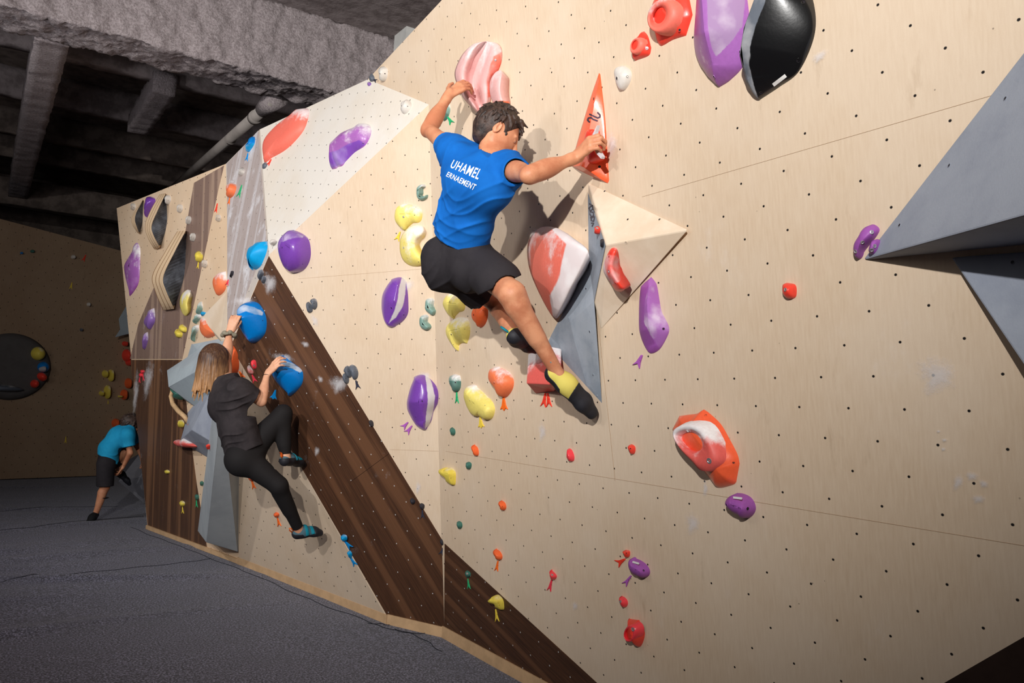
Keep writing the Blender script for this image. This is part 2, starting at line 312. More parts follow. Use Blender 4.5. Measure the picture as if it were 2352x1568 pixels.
# ------------------------------------------------------------------ carpeted mats
def carpet_z(X_, Y_):
    rng = np.random.RandomState(3); X_, Y_ = np.asarray(X_, float), np.asarray(Y_, float); Zz = np.zeros_like(X_)
    for k in range(26):
        x0, y0 = rng.uniform(-3.5, 1.0), rng.uniform(2.5, 13); a = rng.uniform(-.35, .45); L = rng.uniform(.8, 2.4); w = rng.uniform(.07, .17); amp = rng.uniform(.014, .036)
        s = (X_-x0)*math.cos(a)+(Y_-y0)*math.sin(a); t = -(X_-x0)*math.sin(a)+(Y_-y0)*math.cos(a)+.08*np.sin(s*2+k)
        Zz += amp*np.exp(-(s/L)**2)*np.exp(-(t/w)**2)
    return Zz+.003*np.sin(X_*2.1+.6*np.sin(Y_*1.3))*np.sin(Y_*1.7)-.012
def carpet():
    xs = np.linspace(-5, 3.0, 160); ys = np.linspace(-1.5, 16.5, 330); X_, Y_ = np.meshgrid(xs, ys, indexing='ij'); Zz = carpet_z(X_, Y_)
    nx, ny = X_.shape; vs = np.stack([X_, Y_, Zz], -1).reshape(-1, 3)
    fs = [(i*ny+j, (i+1)*ny+j, (i+1)*ny+j+1, i*ny+j+1) for i in range(nx-1) for j in range(ny-1)]
    mt, nt, b = newmat('grey_felt_carpet', .95, .1); tc = nd(nt, 'ShaderNodeTexCoord')
    def noise(s, d=4):
        x = nd(nt, 'ShaderNodeTexNoise', i_Scale=float(s), i_Detail=float(d), i_Roughness=.7); nt.links.new(tc.outputs['Object'], x.inputs[0]); return x.outputs[0]
    n1 = noise(90, 3); n2 = noise(2.0, 5)
    c = mixc(nt, ramp(nt, n1, .45, .66), lin(54, 54, 65), lin(148, 148, 172)); c = mixc(nt, mth(nt, 'MULTIPLY', ramp(nt, n2, .4, .65, True), .3), c, lin(80, 80, 92)); nt.links.new(c, b.inputs['Base Color'])
    bp = nd(nt, 'ShaderNodeBump', i_Strength=.8, i_Distance=.006); nt.links.new(n1, bp.inputs['Height']); nt.links.new(bp.outputs[0], b.inputs['Normal'])
    b.inputs['Sheen Weight'].default_value = .15
    o = mesh_obj('floor', vs, fs, mt, smooth=True); struct(o)
    dk = plain('carpet_seam', lin(44, 44, 50), .95, .05)
    for px in ([(0, 1334), (110, 1319), (250, 1306), (400, 1291), (487, 1280)], [(300, 1208), (380, 1240), (490, 1281), (600, 1325), (720, 1378), (860, 1427), (895, 1430)], [(0, 1172), (150, 1162), (270, 1161)], [(845, 1426), (930, 1447), (1012, 1452)], [(1015, 1490), (960, 1455), (905, 1440)], [(0, 1218), (120, 1205), (220, 1191), (330, 1183)]):
        pts = [flo(x, y, .0) for x, y in px]; vs, fs = [], []; dense = []
        for a, b_ in zip(pts[:-1], pts[1:]):
            for t in np.linspace(0, 1, 12, endpoint=False): dense.append(a+(b_-a)*t)
        dense.append(pts[-1])
        for i, p in enumerate(dense):
            d = nz(dense[min(i+1, len(dense)-1)]-dense[max(i-1, 0)]); s = np.array((-d[1], d[0], 0)); p = p+s*.012*math.sin(i*.7); p = np.array((p[0], p[1], float(carpet_z(p[0], p[1]))))
            vs += [p-s*.0045-np.array((0, 0, .01)), p+np.array((0, 0, .004)), p+s*.0045-np.array((0, 0, .01))]
            if i: fs += [(3*i-3, 3*i, 3*i+1, 3*i-2), (3*i-2, 3*i+1, 3*i+2, 3*i-1)]
        mesh_obj('carpet_joint', vs, fs, dk, parent=o, smooth=True)
    return o
carpet()
# ------------------------------------------------------------------ back of the hall
_bu, _bv = inplane(BWp); bu = _bu if _bu[0] > 0 else -_bu
def bwp(px, py): return P(px, py, BWp)
_tl = bwp(-60, 540); _tr = bwp(330, 587); _l = flo(10, 1100)-bu*6; _r = flo(10, 1100)+bu*2.3
zt = bwp(10, 549)[2]
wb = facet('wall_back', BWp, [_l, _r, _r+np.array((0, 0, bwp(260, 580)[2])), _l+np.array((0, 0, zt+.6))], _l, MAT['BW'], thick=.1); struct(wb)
CONC = lambda name, c1, c2, bump, sc_: plain(name, c1, .95, .1, col2=c2, scale=sc_, bump=bump, bs=14)
ROUGH = plain('sprayed_concrete', lin(160, 150, 150), .95, .1, col2=lin(130, 120, 120), scale=60, bump=.035, bs=42)
DARKC = CONC('dark_concrete', lin(118, 106, 98), lin(88, 78, 72), .01, 5)
MIDC = CONC('ceiling_concrete', lin(140, 130, 128), lin(112, 102, 100), .02, 7)
def box(name, lo, hi, mat, parent=None):
    x0, y0, z0 = lo; x1, y1, z1 = hi
    vs = [(x0, y0, z0), (x1, y0, z0), (x1, y1, z0), (x0, y1, z0), (x0, y0, z1), (x1, y0, z1), (x1, y1, z1), (x0, y1, z1)]
    return mesh_obj(name, vs, [(0, 3, 2, 1), (4, 5, 6, 7), (0, 1, 5, 4), (1, 2, 6, 5), (2, 3, 7, 6), (3, 0, 4, 7)], mat, parent=parent, origin=((x0+x1)/2, (y0+y1)/2, (z0+z1)/2))
def atz(px, py, z): return hit(px, py, np.array((0, 0, z)), np.array((0, 0, 1.)))

# chalk rubbed into the boards around the holds
def chalkmat():
    mt, nt, b = newmat('chalk_dust', .9, .05); b.inputs['Base Color'].default_value = (.82, .8, .82, 1); tc = nd(nt, 'ShaderNodeTexCoord'); u = nd(nt, 'ShaderNodeUVMap'); u.uv_map = 'UVMap'
    x = nd(nt, 'ShaderNodeTexNoise', i_Scale=11., i_Detail=9., i_Roughness=.85); nt.links.new(tc.outputs['Object'], x.inputs[0])
    ln = nd(nt, 'ShaderNodeVectorMath'); ln.operation = 'LENGTH'; nt.links.new(u.outputs[0], ln.inputs[0])
    a = mth(nt, 'MULTIPLY', ramp(nt, mth(nt, 'ADD', x.outputs[0], mth(nt, 'MULTIPLY', ln.outputs['Value'], -.45)), .10, .5, True), .5); nt.links.new(a, b.inputs['Alpha']); return mt
CHALK = chalkmat()
def chalk(parent, pl, cx, cy, rx, ry, rot=0.):
    vs, uv = [P(cx, cy, pl, .0062)], [(0, 0)]; c, s = math.cos(math.radians(rot)), math.sin(math.radians(rot)); n_ = 28
    for r in (.5, 1.):
        for i in range(n_): t = 2*math.pi*i/n_; a, b = rx*r*math.cos(t), ry*r*math.sin(t); vs.append(P(cx+a*c-b*s, cy+a*s+b*c, pl, .0062)); uv.append((r*math.cos(t), r*math.sin(t)))
    fs = [(0, 1+i, 1+(i+1) % n_) for i in range(n_)]+[(1+i, 1+n_+i, 1+n_+(i+1) % n_, 1+(i+1) % n_) for i in range(n_)]
    o = mesh_obj('chalk_mark', vs, fs, CHALK, parent=parent, origin=vs[0]); l = o.data.uv_layers.new(name='UVMap')
    for lp in o.data.loops: l.data[lp.index].uv = uv[lp.vertex_index]
    return o
for a in ((618, 650, 22, 34, -20), (776, 882, 30, 26, 20), (700, 790, 14, 8, 30), (560, 692, 34, 14, 0), (650, 822, 34, 14, 15), (735, 870, 7, 12, -30), (727, 1035, 8, 14, 0), (722, 735, 10, 24, -30), (640, 560, 14, 26, 10), (960, 1118, 9, 22, 0), (975, 862, 22, 12, 20), (935, 655, 20, 20, 0)): chalk(wC, N, *a)
for a in ((2200, 1105, 16, 26, 20), (2230, 1092, 20, 14, 10), (2258, 1110, 16, 12, 30), (2245, 1145, 22, 14, 0), (2155, 990, 7, 5, 0), (2168, 1010, 9, 6, 0), (2166, 1031, 8, 6, 0), (2150, 860, 60, 60, 0), (1405, 330, 16, 40, 0), (1245, 990, 12, 30, 0), (1590, 1200, 22, 34, 0), (1240, 535, 40, 20, 0), (1320, 1390, 10, 14, 0), (1880, 130, 30, 14, -40), (1620, 1120, 8, 26, 0), (2300, 250, 30, 40, 0)): chalk(wR, M, *a)
for a in ((340, 870, 14, 60, 8), (312, 900, 8, 70, 4)): chalk(wL, Q, *a)
# ------------------------------------------------------------------ ceiling
struct(box('ceiling', (-6, -2, 4.95), (3.3, 17, 5.1), DARKC))
struct(box('wall_side', (3.12, -2, 0), (3.3, 17, 5.0), MIDC))
struct(box('wall_rear', (-6, 16.9, 0), (3.3, 17.1, 5.0), DARKC))
def rough_beam(name, lo, hi, res, amp, seed=0, mat=ROUGH):
    """concrete beam with a coarse sprayed coat: every face is a fine grid pushed out along its normal"""
    from mathutils import noise as mn
    bm = bmesh.new(); bmesh.ops.create_cube(bm, size=1.)
    sx, sy, sz = (hi[i]-lo[i] for i in range(3)); cx_, cy_, cz_ = ((hi[i]+lo[i])/2 for i in range(3))
    for v in bm.verts: v.co = Vector((v.co.x*sx, v.co.y*sy, v.co.z*sz))
    for ax, L in ((0, sx), (1, sy), (2, sz)):
        k = int(L/res)
        for i in range(1, k):
            c = -L/2+L*i/k; no = Vector((0, 0, 0)); no[ax] = 1; co = Vector((0, 0, 0)); co[ax] = c
            bmesh.ops.bisect_plane(bm, geom=bm.verts[:]+bm.edges[:]+bm.faces[:], plane_co=co, plane_no=no)
    bm.normal_update()
    for v in bm.verts:
        q = (v.co+Vector((cx_, cy_, cz_)))
        d = mn.fractal(q*7+Vector((seed, 0, 0)), .7, 2.2, 4)*amp+mn.noise(q*34)*amp*.8
        v.co += v.normal*d
    me = bpy.data.meshes.new(name); bm.to_mesh(me); bm.free(); me.materials.append(mat)
    me.polygons.foreach_set('use_smooth', [True]*len(me.polygons))
    o = bpy.data.objects.new(name, me); COL.objects.link(o); o.location = (cx_, cy_, cz_); return struct(o)
rough_beam('ceiling_beam', (-1.2, 7.2, 4.2), (3.12, 7.7, 4.86), .024, .028)
struct(box('ceiling_slab', (-6, -2, 4.86), (3.12, 7.23, 4.95), MIDC))
rough_beam('ceiling_beam', (.13, 7.72, 4.2), (.38, 14.9, 4.7), .06, .012, 5)
rough_beam('ceiling_beam', (-3, 14.9, 4.1), (3.1, 15.3, 4.5), .1, .01, 9, DARKC)
for i, (y, z0, z1) in enumerate(((9.0, 4.55, 4.95), (10.9, 4.62, 4.95), (12.6, 4.62, 4.95), (13.9, 4.6, 4.95))):
    rough_beam('ceiling_joist', (-3, y, z0), (3.1, y+.16, z1), .08, .012, 20+i, DARKC if i > 1 else MIDC)
def tube(name, pts, r, mat, seg=16, parent=None, caps=True):
    vs, fs = [], []
    for i, p in enumerate(pts):
        p = np.array(p, float); d = nz(np.array(pts[min(i+1, len(pts)-1)], float)-np.array(pts[max(i-1, 0)], float)); a = nz(np.cross(d, (0, 0, 1) if abs(d[2]) < .9 else (1, 0, 0))); b = np.cross(d, a)
        rr = r[i] if isinstance(r, (list, tuple)) else r
        for k in range(seg): t = 2*math.pi*k/seg; vs.append(p+(a*math.cos(t)+b*math.sin(t))*rr)
        if i: fs += [((i-1)*seg+k, (i-1)*seg+(k+1) % seg, i*seg+(k+1) % seg, i*seg+k) for k in range(seg)]
    if caps: fs += [tuple(range(seg))[::-1], tuple(range((len(pts)-1)*seg, len(pts)*seg))]
    o = mesh_obj(name, vs, fs, mat, smooth=True, parent=parent, origin=pts[0]); fix_normals(o); return o
PIPE = plain('painted_pipe', lin(150, 142, 136), .6, .3, var=.25, scale=3)
pr = empty('drain_pipe', (2.07, 8.0, 4.2)); tag(pr, 'long pale round pipe running under the ceiling behind the top of the wall', 'pipe')
tube('pipe_run', [(2.1, 7.75, 4.19), (2.04, 12.6, 4.19)], .055, PIPE, 24, pr)
tube('pipe_collar', [(2.1, 8.35, 4.19), (2.1, 8.43, 4.19)], .068, PIPE, 24, pr); tube('pipe_collar', [(2.09, 9.3, 4.19), (2.09, 9.34, 4.19)], .06, PIPE, 24, pr)
tube('pipe_socket', [(2.13, 7.75, 4.24), (2.1, 8.12, 4.19)], [.11, .075], ROUGH, 24, pr)
tag(rough_beam('duct_stub', (1.2, 8.9, 4.38), (1.42, 10.6, 4.6), .05, .012, 31), 'short rough coated stub hanging between the ceiling joists', 'duct'); bpy.data.objects['duct_stub'].pop('kind', None)
def onx(px, py, x): return hit(px, py, np.array((x, 0, 0)), np.array((1., 0, 0)))
_a, _b = onx(908, 60, 3.0), onx(934, 60, 3.0)
pil = box('corner_pillar', (3.0, _b[1], 3.0), (3.12, _a[1], 4.86), plain('white_pillar_paint', lin(190, 190, 186), .6, .2, var=.1)); struct(pil)
# ------------------------------------------------------------------ holds
def smooth_outline(pts, n=44, corner=()):
    """Catmull-Rom resample; listed corner indices stay sharp"""
    k = len(pts); out = []; per = max(2, n//k)
    for i in range(k):
        p0, p1, p2, p3 = [np.array(pts[(i+j) % k][:2], float) for j in (-1, 0, 1, 2)]
        if i in corner: p0 = p1-(p2-p1)
        if (i+1) % k in corner: p3 = p2+(p2-p1)
        for t in np.linspace(0, 1, per, endpoint=False):
            out.append(.5*((2*p1)+(-p0+p2)*t+(2*p0-5*p1+4*p2-p3)*t*t+(-p0+3*p1-3*p2+p3)*t**3))
    return out
def ell(cx, cy, rx, ry, rot=0, n=10):
    c, s = math.cos(math.radians(rot)), math.sin(math.radians(rot))
    return [(cx+rx*math.cos(a)*c-ry*math.sin(a)*s, cy+rx*math.cos(a)*s+ry*math.sin(a)*c) for a in [2*math.pi*i/n for i in range(n)]]
def nearest_on(line, p):
    best = None
    if len(line) == 1: return np.array(line[0][:2], float), line[0][2]
    for a, b in zip(line[:-1], line[1:]):
        A, B = np.array(a[:2], float), np.array(b[:2], float); t = np.clip(((p-A)@(B-A))/max(1e-9, (B-A)@(B-A)), 0, 1); q = A+(B-A)*t; d = np.linalg.norm(q-p)
        if best is None or d < best[0]: best = (d, q, a[2]+(b[2]-a[2])*t)
    return best[1], best[2]
HOLDS = []
def relief(name, mat, pl, outline, Hh, ridge=None, p=2., q=2., corner=(), n=44, rings=10, base=0., parent=None, mat2=None, poly2=None, lump=0., flat=False, lip=.15):
    if mat2: n, rings = max(n, 110), max(rings, 22)
    ol = smooth_outline(outline, n, corner); c = np.mean(np.array(ol), axis=0)
    ridge = ridge or [(c[0], c[1], 1.)]
    cw = P(c[0], c[1], pl, base); toC = C-cw; toC = nz(toC-pl[1]*(toC@pl[1]))
    vs = []; k = len(ol); px0 = []
    for (x, y) in ol:
        b0 = P(x, y, pl, base); s = -min(0, nz(b0-cw)@toC) if np.linalg.norm(b0-cw) > 1e-6 else 0
        hh = base+Hh*.5*min(1, max(0, (p-1)/.8))*math.sqrt(s); b1 = P(x, y, pl, hh); px0.append(b1-pl[1]*(hh-base))
    vs = [list(b) for b in px0]
    tgt = []
    for (x, y), b in zip(ol, px0):
        qpx, hf = nearest_on(ridge, np.array((x, y)))
        t = P(qpx[0], qpx[1], pl, base+Hh*hf*.6); tgt.append((t-pl[1]*(Hh*hf*.6), hf))
    for _ in range(3 if len(ridge) < 3 else 0): tgt = [((tgt[i-1][0]+tgt[i][0]*2+tgt[(i+1) % k][0])/4, (tgt[i-1][1]+tgt[i][1]*2+tgt[(i+1) % k][1])/4) for i in range(k)]
    rng = random.Random(len(HOLDS)+3); ph = [rng.uniform(0, 6) for _ in range(4)]
    for j in range(1, rings+1):
        t = j/rings
        t = lip*t*2 if t < .5 and False else t
        h = (1-(1-t)**p)**(1/q)
        for i, (b, (tt, hf)) in enumerate(zip(px0, tgt)):
            w = b+(tt-b)*t; lm = lump*math.sin(t*math.pi)*(math.sin(i/k*12.6+ph[0])+.6*math.sin(i/k*31+t*5+ph[1]))
            vs.append(w+pl[1]*(Hh*hf*h*(1+lm)))
    fs = []
    for j in range(rings):
        for i in range(k): fs.append((j*k+i, j*k+(i+1) % k, (j+1)*k+(i+1) % k, (j+1)*k+i))
    if len(ridge) < 3: fs.append(tuple(rings*k+i for i in range(k)))
    bi = len(vs); vs += [b-pl[1]*.002 for b in px0]; fs += [(bi+i, bi+(i+1) % k, (i+1) % k, i) for i in range(k)]; fs.append(tuple(range(bi+k-1, bi-1, -1)))
    me_o = mesh_obj(name, vs, fs, mat, origin=cw, parent=parent, smooth=not flat)
    bm = bmesh.new(); bm.from_mesh(me_o.data); bmesh.ops.triangulate(bm, faces=[f for f in bm.faces if len(f.verts) > 4]); bmesh.ops.remove_doubles(bm, verts=bm.verts, dist=.0004); bmesh.ops.recalc_face_normals(bm, faces=bm.faces); bm.to_mesh(me_o.data); bm.free()
    if mat2: mark_worn(me_o, poly2)
    return me_o
def bvh(o):
    dg = bpy.context.evaluated_depsgraph_get(); dg.update(); return BVHTree.FromObject(o, dg), world_loc(o)
def bolt(parent, x, y, r=.0045, hole=False):
    """steel cap bolt (or empty screw hole) let into the surface met by pixel (x, y)"""
    try:
        me = parent.data; w = world_loc(parent); bt = BVHTree.FromPolygons([v.co for v in me.vertices], [p.vertices[:] for p in me.polygons])
        r0 = V(ray(x, y)); loc, no, idx, d = bt.ray_cast(V(C)-w, r0)
    except Exception: loc = None
    if loc is None: return
    loc = loc+w
    if no.dot(r0) > 0: no = -no
    a = no.orthogonal().normalized(); b = no.cross(a); vs, fs = [], []; sg = 12
    prof = [(r*1.45, -.001), (r*1.4, .0016), (r*.95, .0018), (r*.8, .0004), (r*.42, .0006), (r*.36, -.0015)] if not hole else [(r*1.1, -.001), (r*1.05, .0012), (r*.8, .0010), (r*.7, -.0)]
    for rr, hh in prof:
        for k in range(sg): t = 2*math.pi*k/sg; vs.append(loc+(a*math.cos(t)+b*math.sin(t))*rr+no*hh)
    for j in range(len(prof)-1): fs += [(j*sg+k, j*sg+(k+1) % sg, (j+1)*sg+(k+1) % sg, (j+1)*sg+k) for k in range(sg)]
    fs += [tuple(range((len(prof)-1)*sg, len(prof)*sg)), tuple(range(sg))[::-1]]
    mi = [0]*(sg*(len(prof)-2))+[1]*sg+[1, 0]
    o = mesh_obj('screw_hole' if hole else 'bolt', vs, fs, mats=[parent.data.materials[0] if hole else STEEL, HOLE], midx=mi, parent=parent, origin=loc, smooth=False)
    return o
def hold(name, label, mat, pl, outline, Hh, bolts=(), holes=(), group=None, cat='climbing hold', **kw):
    m_ = duo(mat, kw['mat2']) if kw.get('mat2') else HM[mat] if isinstance(mat, str) else mat
    o = relief(name, m_, pl, outline, Hh, **kw)
    tag(o, label, cat, group)
    for b in bolts: bolt(o, *b)
    for b in holes: bolt(o, *b, hole=True)
    HOLDS.append(o); return o
def prism(name, mat, pl, pts, t, base=0., parent=None, inset=.0):
    k = len(pts); vs = [P(x, y, pl, base) for x, y in pts]; c = np.mean(vs, axis=0)
    top = [v+(c-v)*inset+pl[1]*t for v in vs]
    o = mesh_obj(name, vs+top, [list(range(k)), list(range(k, 2*k))]+[[i, (i+1) % k, k+(i+1) % k, k+i] for i in range(k)], mat, parent=parent, origin=vs[0])
    bm = bmesh.new(); bm.from_mesh(o.data); bmesh.ops.triangulate(bm, faces=[f for f in bm.faces if len(f.verts) > 4]); bmesh.ops.recalc_face_normals(bm, faces=bm.faces); bm.to_mesh(o.data); bm.free()
    return o
def fork(label, mat, pl, a, b, w, t=.007, prongs=2, base=0., group=None):
    """small route marker: pointed where it meets the hold, split like a fish tail at the other end"""
    a, b = np.array(a, float), np.array(b, float); d = b-a; s = np.array((-d[1], d[0])); s = s/np.linalg.norm(s)*w/2
    if prongs == 2: pts = [a-s*.15, a+s*.15, a+d*.62+s*.45, b+s, a+d*.72+s*0, b-s*.85+d*.02, a+d*.62-s*.45]
    else: pts = [a-s*.15, a+s*.15, a+d*.6+s*.5, a+d*.9+s, a+d*.82+s*.45, b, a+d*.82-s*.45, a+d*.9-s, a+d*.6-s*.5]
    o = prism('route_tag', HM[mat], pl, [tuple(q) for q in pts], t, base=base); bevel(o, .0012, 1)
    m_ = a+d*.45; bolt(o, m_[0], m_[1], .0022, hole=True)
    return tag(o, label, 'route tag', group)
def cup(parent, mat, pl, rim, inner, h0, h1, depth, base_pts=None, mat_in=None, tilt=0.):
    """raised hollow rim of a pocket hold: outer cone, rolled lip and a bowl inside"""
    ro = smooth_outline(rim, 36); ri = smooth_outline(inner, 36); k = len(ro); ri = [ri[int(i*len(ri)/k)] for i in range(k)]
    c = np.mean(np.array(ri), axis=0); rings = []
    def ring(pts, h, sh=0.): return [P(x+(c[0]-x)*sh, y+(c[1]-y)*sh, pl, h) for x, y in pts]
    top = ring(ro, h1); low = [v-pl[1]*(h1-h0) for v in top]; cen = np.mean(top, axis=0)
    low = [v+(v+pl[1]*(h1-h0)-cen)*.18 for v in low]
    rings = [low, [(a+b)/2+(a-cen)*.0 for a, b in zip(low, top)], top, [a+(b-a)*.5+pl[1]*.004 for a, b in zip(top, ring(ri, h1))], ring(ri, h1-.006), ring(ri, h1-depth*.55, .25), ring(ri, h1-depth, .6), ring(ri, h1-depth*1.05, .97)]
    vs = [v for r in rings for v in r]; fs = [(j*k+i, j*k+(i+1) % k, (j+1)*k+(i+1) % k, (j+1)*k+i) for j in range(len(rings)-1) for i in range(k)]
    fs.append(tuple(range((len(rings)-1)*k, len(rings)*k)))
    o = mesh_obj('pocket_rim', vs, fs, mat, parent=parent, origin=top[0], smooth=True); fix_normals(o); return o
def volume(name, label, pl, verts, faces, mat, bev=.006, cat='climbing volume', fm=None, mats=None, bolts=()):
    vs = [P(x, y, pl, h) for x, y, h in verts]
    o = mesh_obj(name, vs, faces, mat, origin=vs[0], mats=mats, midx=fm); fix_normals(o)
    for x, y in bolts: bolt(o, x, y, .006, hole=True)
    bevel(o, bev, 2); tag(o, label, cat); return o
# --- big volumes on the right
volume('angular_volume', 'large blue-grey triangular volume with a sharp overhanging lower edge, at the right edge', M, [(1980, 598, 0), (2560, -150, 0), (2800, 300, 0), (2700, 530, 0), (2600, 426, .42)], [(0, 1, 4), (0, 4, 3), (1, 2, 4), (2, 3, 4), (0, 3, 2, 1)], GREYV, bolts=((2066, 517), (2180, 380), (2309, 226)))
volume('angular_volume', 'blue-grey triangular volume pointing left below the larger overhanging one', M, [(2182, 590, .012), (2600, 557, .012), (2600, 1204, .12), (2620, 1200, 0), (2660, 560, 0), (2195, 592, 0)], [(0, 1, 2), (0, 2, 3, 5), (1, 4, 3, 2), (0, 5, 4, 1), (3, 4, 5)], GREYV, bolts=((2326, 602),))
# --- plywood / grey pair in the middle
volume('plywood_pyramid', 'bare plywood pyramid volume with a curved red bar bolted to its lower face', M, [(1350, 418, 0), (1583, 527, .02), (1380, 758, 0), (1366, 690, .05), (1392, 562, .15)], [(0, 4, 1), (4, 3, 2, 1), (0, 2, 3, 4), (0, 1, 2)], PLYV, bolts=((1465, 469), (1442, 504), (1515, 504), (1389, 439), (1438, 557), (1441, 600), (1520, 580), (1463, 646), (1409, 707)))
gv = volume('grey_fin_volume', 'tall pale grey wedge volume left of the plywood pyramid, under the climber\'s right foot', M, [(1350, 440, .005), (1391, 563, .152), (1365, 692, .055), (1383, 927, 0), (1256, 788, .0), (1352, 600, .01)], [(0, 1, 2, 5), (5, 2, 3, 4), (0, 5, 4, 3, 2, 1)], plain('pale_blue_grey_paint', lin(160, 168, 178), .8, .15, col2=lin(140, 150, 162), scale=5, bump=.001, bs=150), bev=.003, bolts=((1354, 761), (1362, 860), (1371, 909), (1346, 663)))
wb_ = [[(1354, 463), (1360, 470), (1363, 482), (1357, 492), (1353, 484), (1356, 474)], [(1358, 494), (1364, 500), (1366, 510), (1361, 515), (1358, 506), (1364, 500)], [(1358, 517), (1366, 510), (1364, 505)]]
# --- top group on M
h = hold('domed_macro_hold', 'large purple leaf-shaped hold, chalk-whitened face, beside the glossy black one', 'purple_worn', M, [(1640, -90), (1605, -40), (1590, 50), (1587, 105), (1597, 140), (1615, 165), (1652, 201), (1680, 182), (1710, 145), (1722, 70), (1715, -10), (1695, -70)], .12, ridge=[(1627, -60, .9), (1640, 80, 1.), (1650, 150, .6)], corner=(0, 6), p=1.3, q=1.25, rings=14, n=72, mat2=(lin(158, 126, 166), .35), poly2=[(1622, -90), (1626, 60), (1634, 110), (1645, 130), (1680, 95), (1705, 60), (1712, 0), (1700, -90)], bolts=(), holes=((1702, 119, .008), (1640, 176, .006)))
h = hold('domed_macro_hold', 'large glossy black leaf-shaped hold with a grey side, top of the wall', 'black', M, [(1790, -90), (1752, 0), (1730, 62), (1710, 120), (1706, 165), (1715, 200), (1743, 231), (1790, 200), (1832, 168), (1862, 110), (1874, 55), (1866, -5), (1840, -70)], .13, ridge=[(1765, -20, .95), (1733, 70, 1.), (1722, 130, .9), (1728, 180, .5)], corner=(0, 6), p=1.3, q=1.3, rings=14, n=78, mat2='grey', poly2=[(1775, -90), (1757, 5), (1735, 60), (1722, 110), (1721, 150), (1731, 195), (1746, 240), (1690, 240), (1690, 100), (1740, -80)], holes=((1834, 139, .008), (1748, 213, .006), (1845, 5, .007)))
BLACKHOLD = h
h = hold('pocket_hold', 'large bright red pocket hold with a round hollow, cut by the top of the frame', 'red', M, [(1488, 22), (1500, -10), (1530, -40), (1575, -25), (1591, 34), (1583, 60), (1576, 82), (1545, 92), (1522, 105), (1509, 102), (1500, 84), (1492, 50)], .05, ridge=[(1530, 20, 1.), (1550, 45, .9)], corner=(4, 6), p=1.6, q=1.3, holes=((1561, 69, .006),))
cup(h, HM['coral'], M, ell(1517, 36, 29, 39, 20), ell(1513, 38, 17, 26, 25), .015, .065, .05)
h = hold('pocket_hold', 'small bright red pocket hold just below and left of the largest pocket', 'red', M, [(1480, 72), (1489, 84), (1496, 110), (1492, 126), (1476, 134), (1454, 139), (1448, 120), (1450, 100), (1460, 86)], .035, ridge=[(1465, 105, 1.)], corner=(0, 2, 5), bolts=((1486, 111),))
cup(h, HM['coral'], M, ell(1460, 105, 12, 19, 20), ell(1458, 104, 6, 11, 20), .01, .04, .03)
hold('domed_hold', 'white oval hold with two dark bolt holes below the small red pocket', 'white', M, [(1407, 165), (1415, 152), (1432, 151), (1447, 160), (1451, 175), (1444, 196), (1430, 210), (1414, 195)], .035, holes=((1417, 180, .009), (1441, 176, .006)))
hold('domed_hold', 'white hold near the upper edge of the wall, above the pale panel', 'white', M, [(868, 163), (872, 154), (880, 152), (890, 158), (890, 175), (884, 187), (876, 184)], .05, holes=((873, 169, .005), (884, 169, .005)))
h = hold('route_marker_hold', 'tiny dark grey hold at the corner of the wall top, above a violet one', 'grey', M, [(847, 178), (853, 168), (860, 177), (859, 186), (850, 187)], .025)
hold('route_marker_hold', 'tiny violet hold at the corner under the dark grey one', 'lilac', T, [(843, 191), (849, 187), (853, 193), (847, 198)], .02)
fork('small dark forked tag beside the tiny grey corner hold', 'tagk', M, (856, 181), (866, 186), 10); fork('small violet forked tag beside the tiny violet corner hold', 'tagp', M, (852, 193), (855, 201), 7)
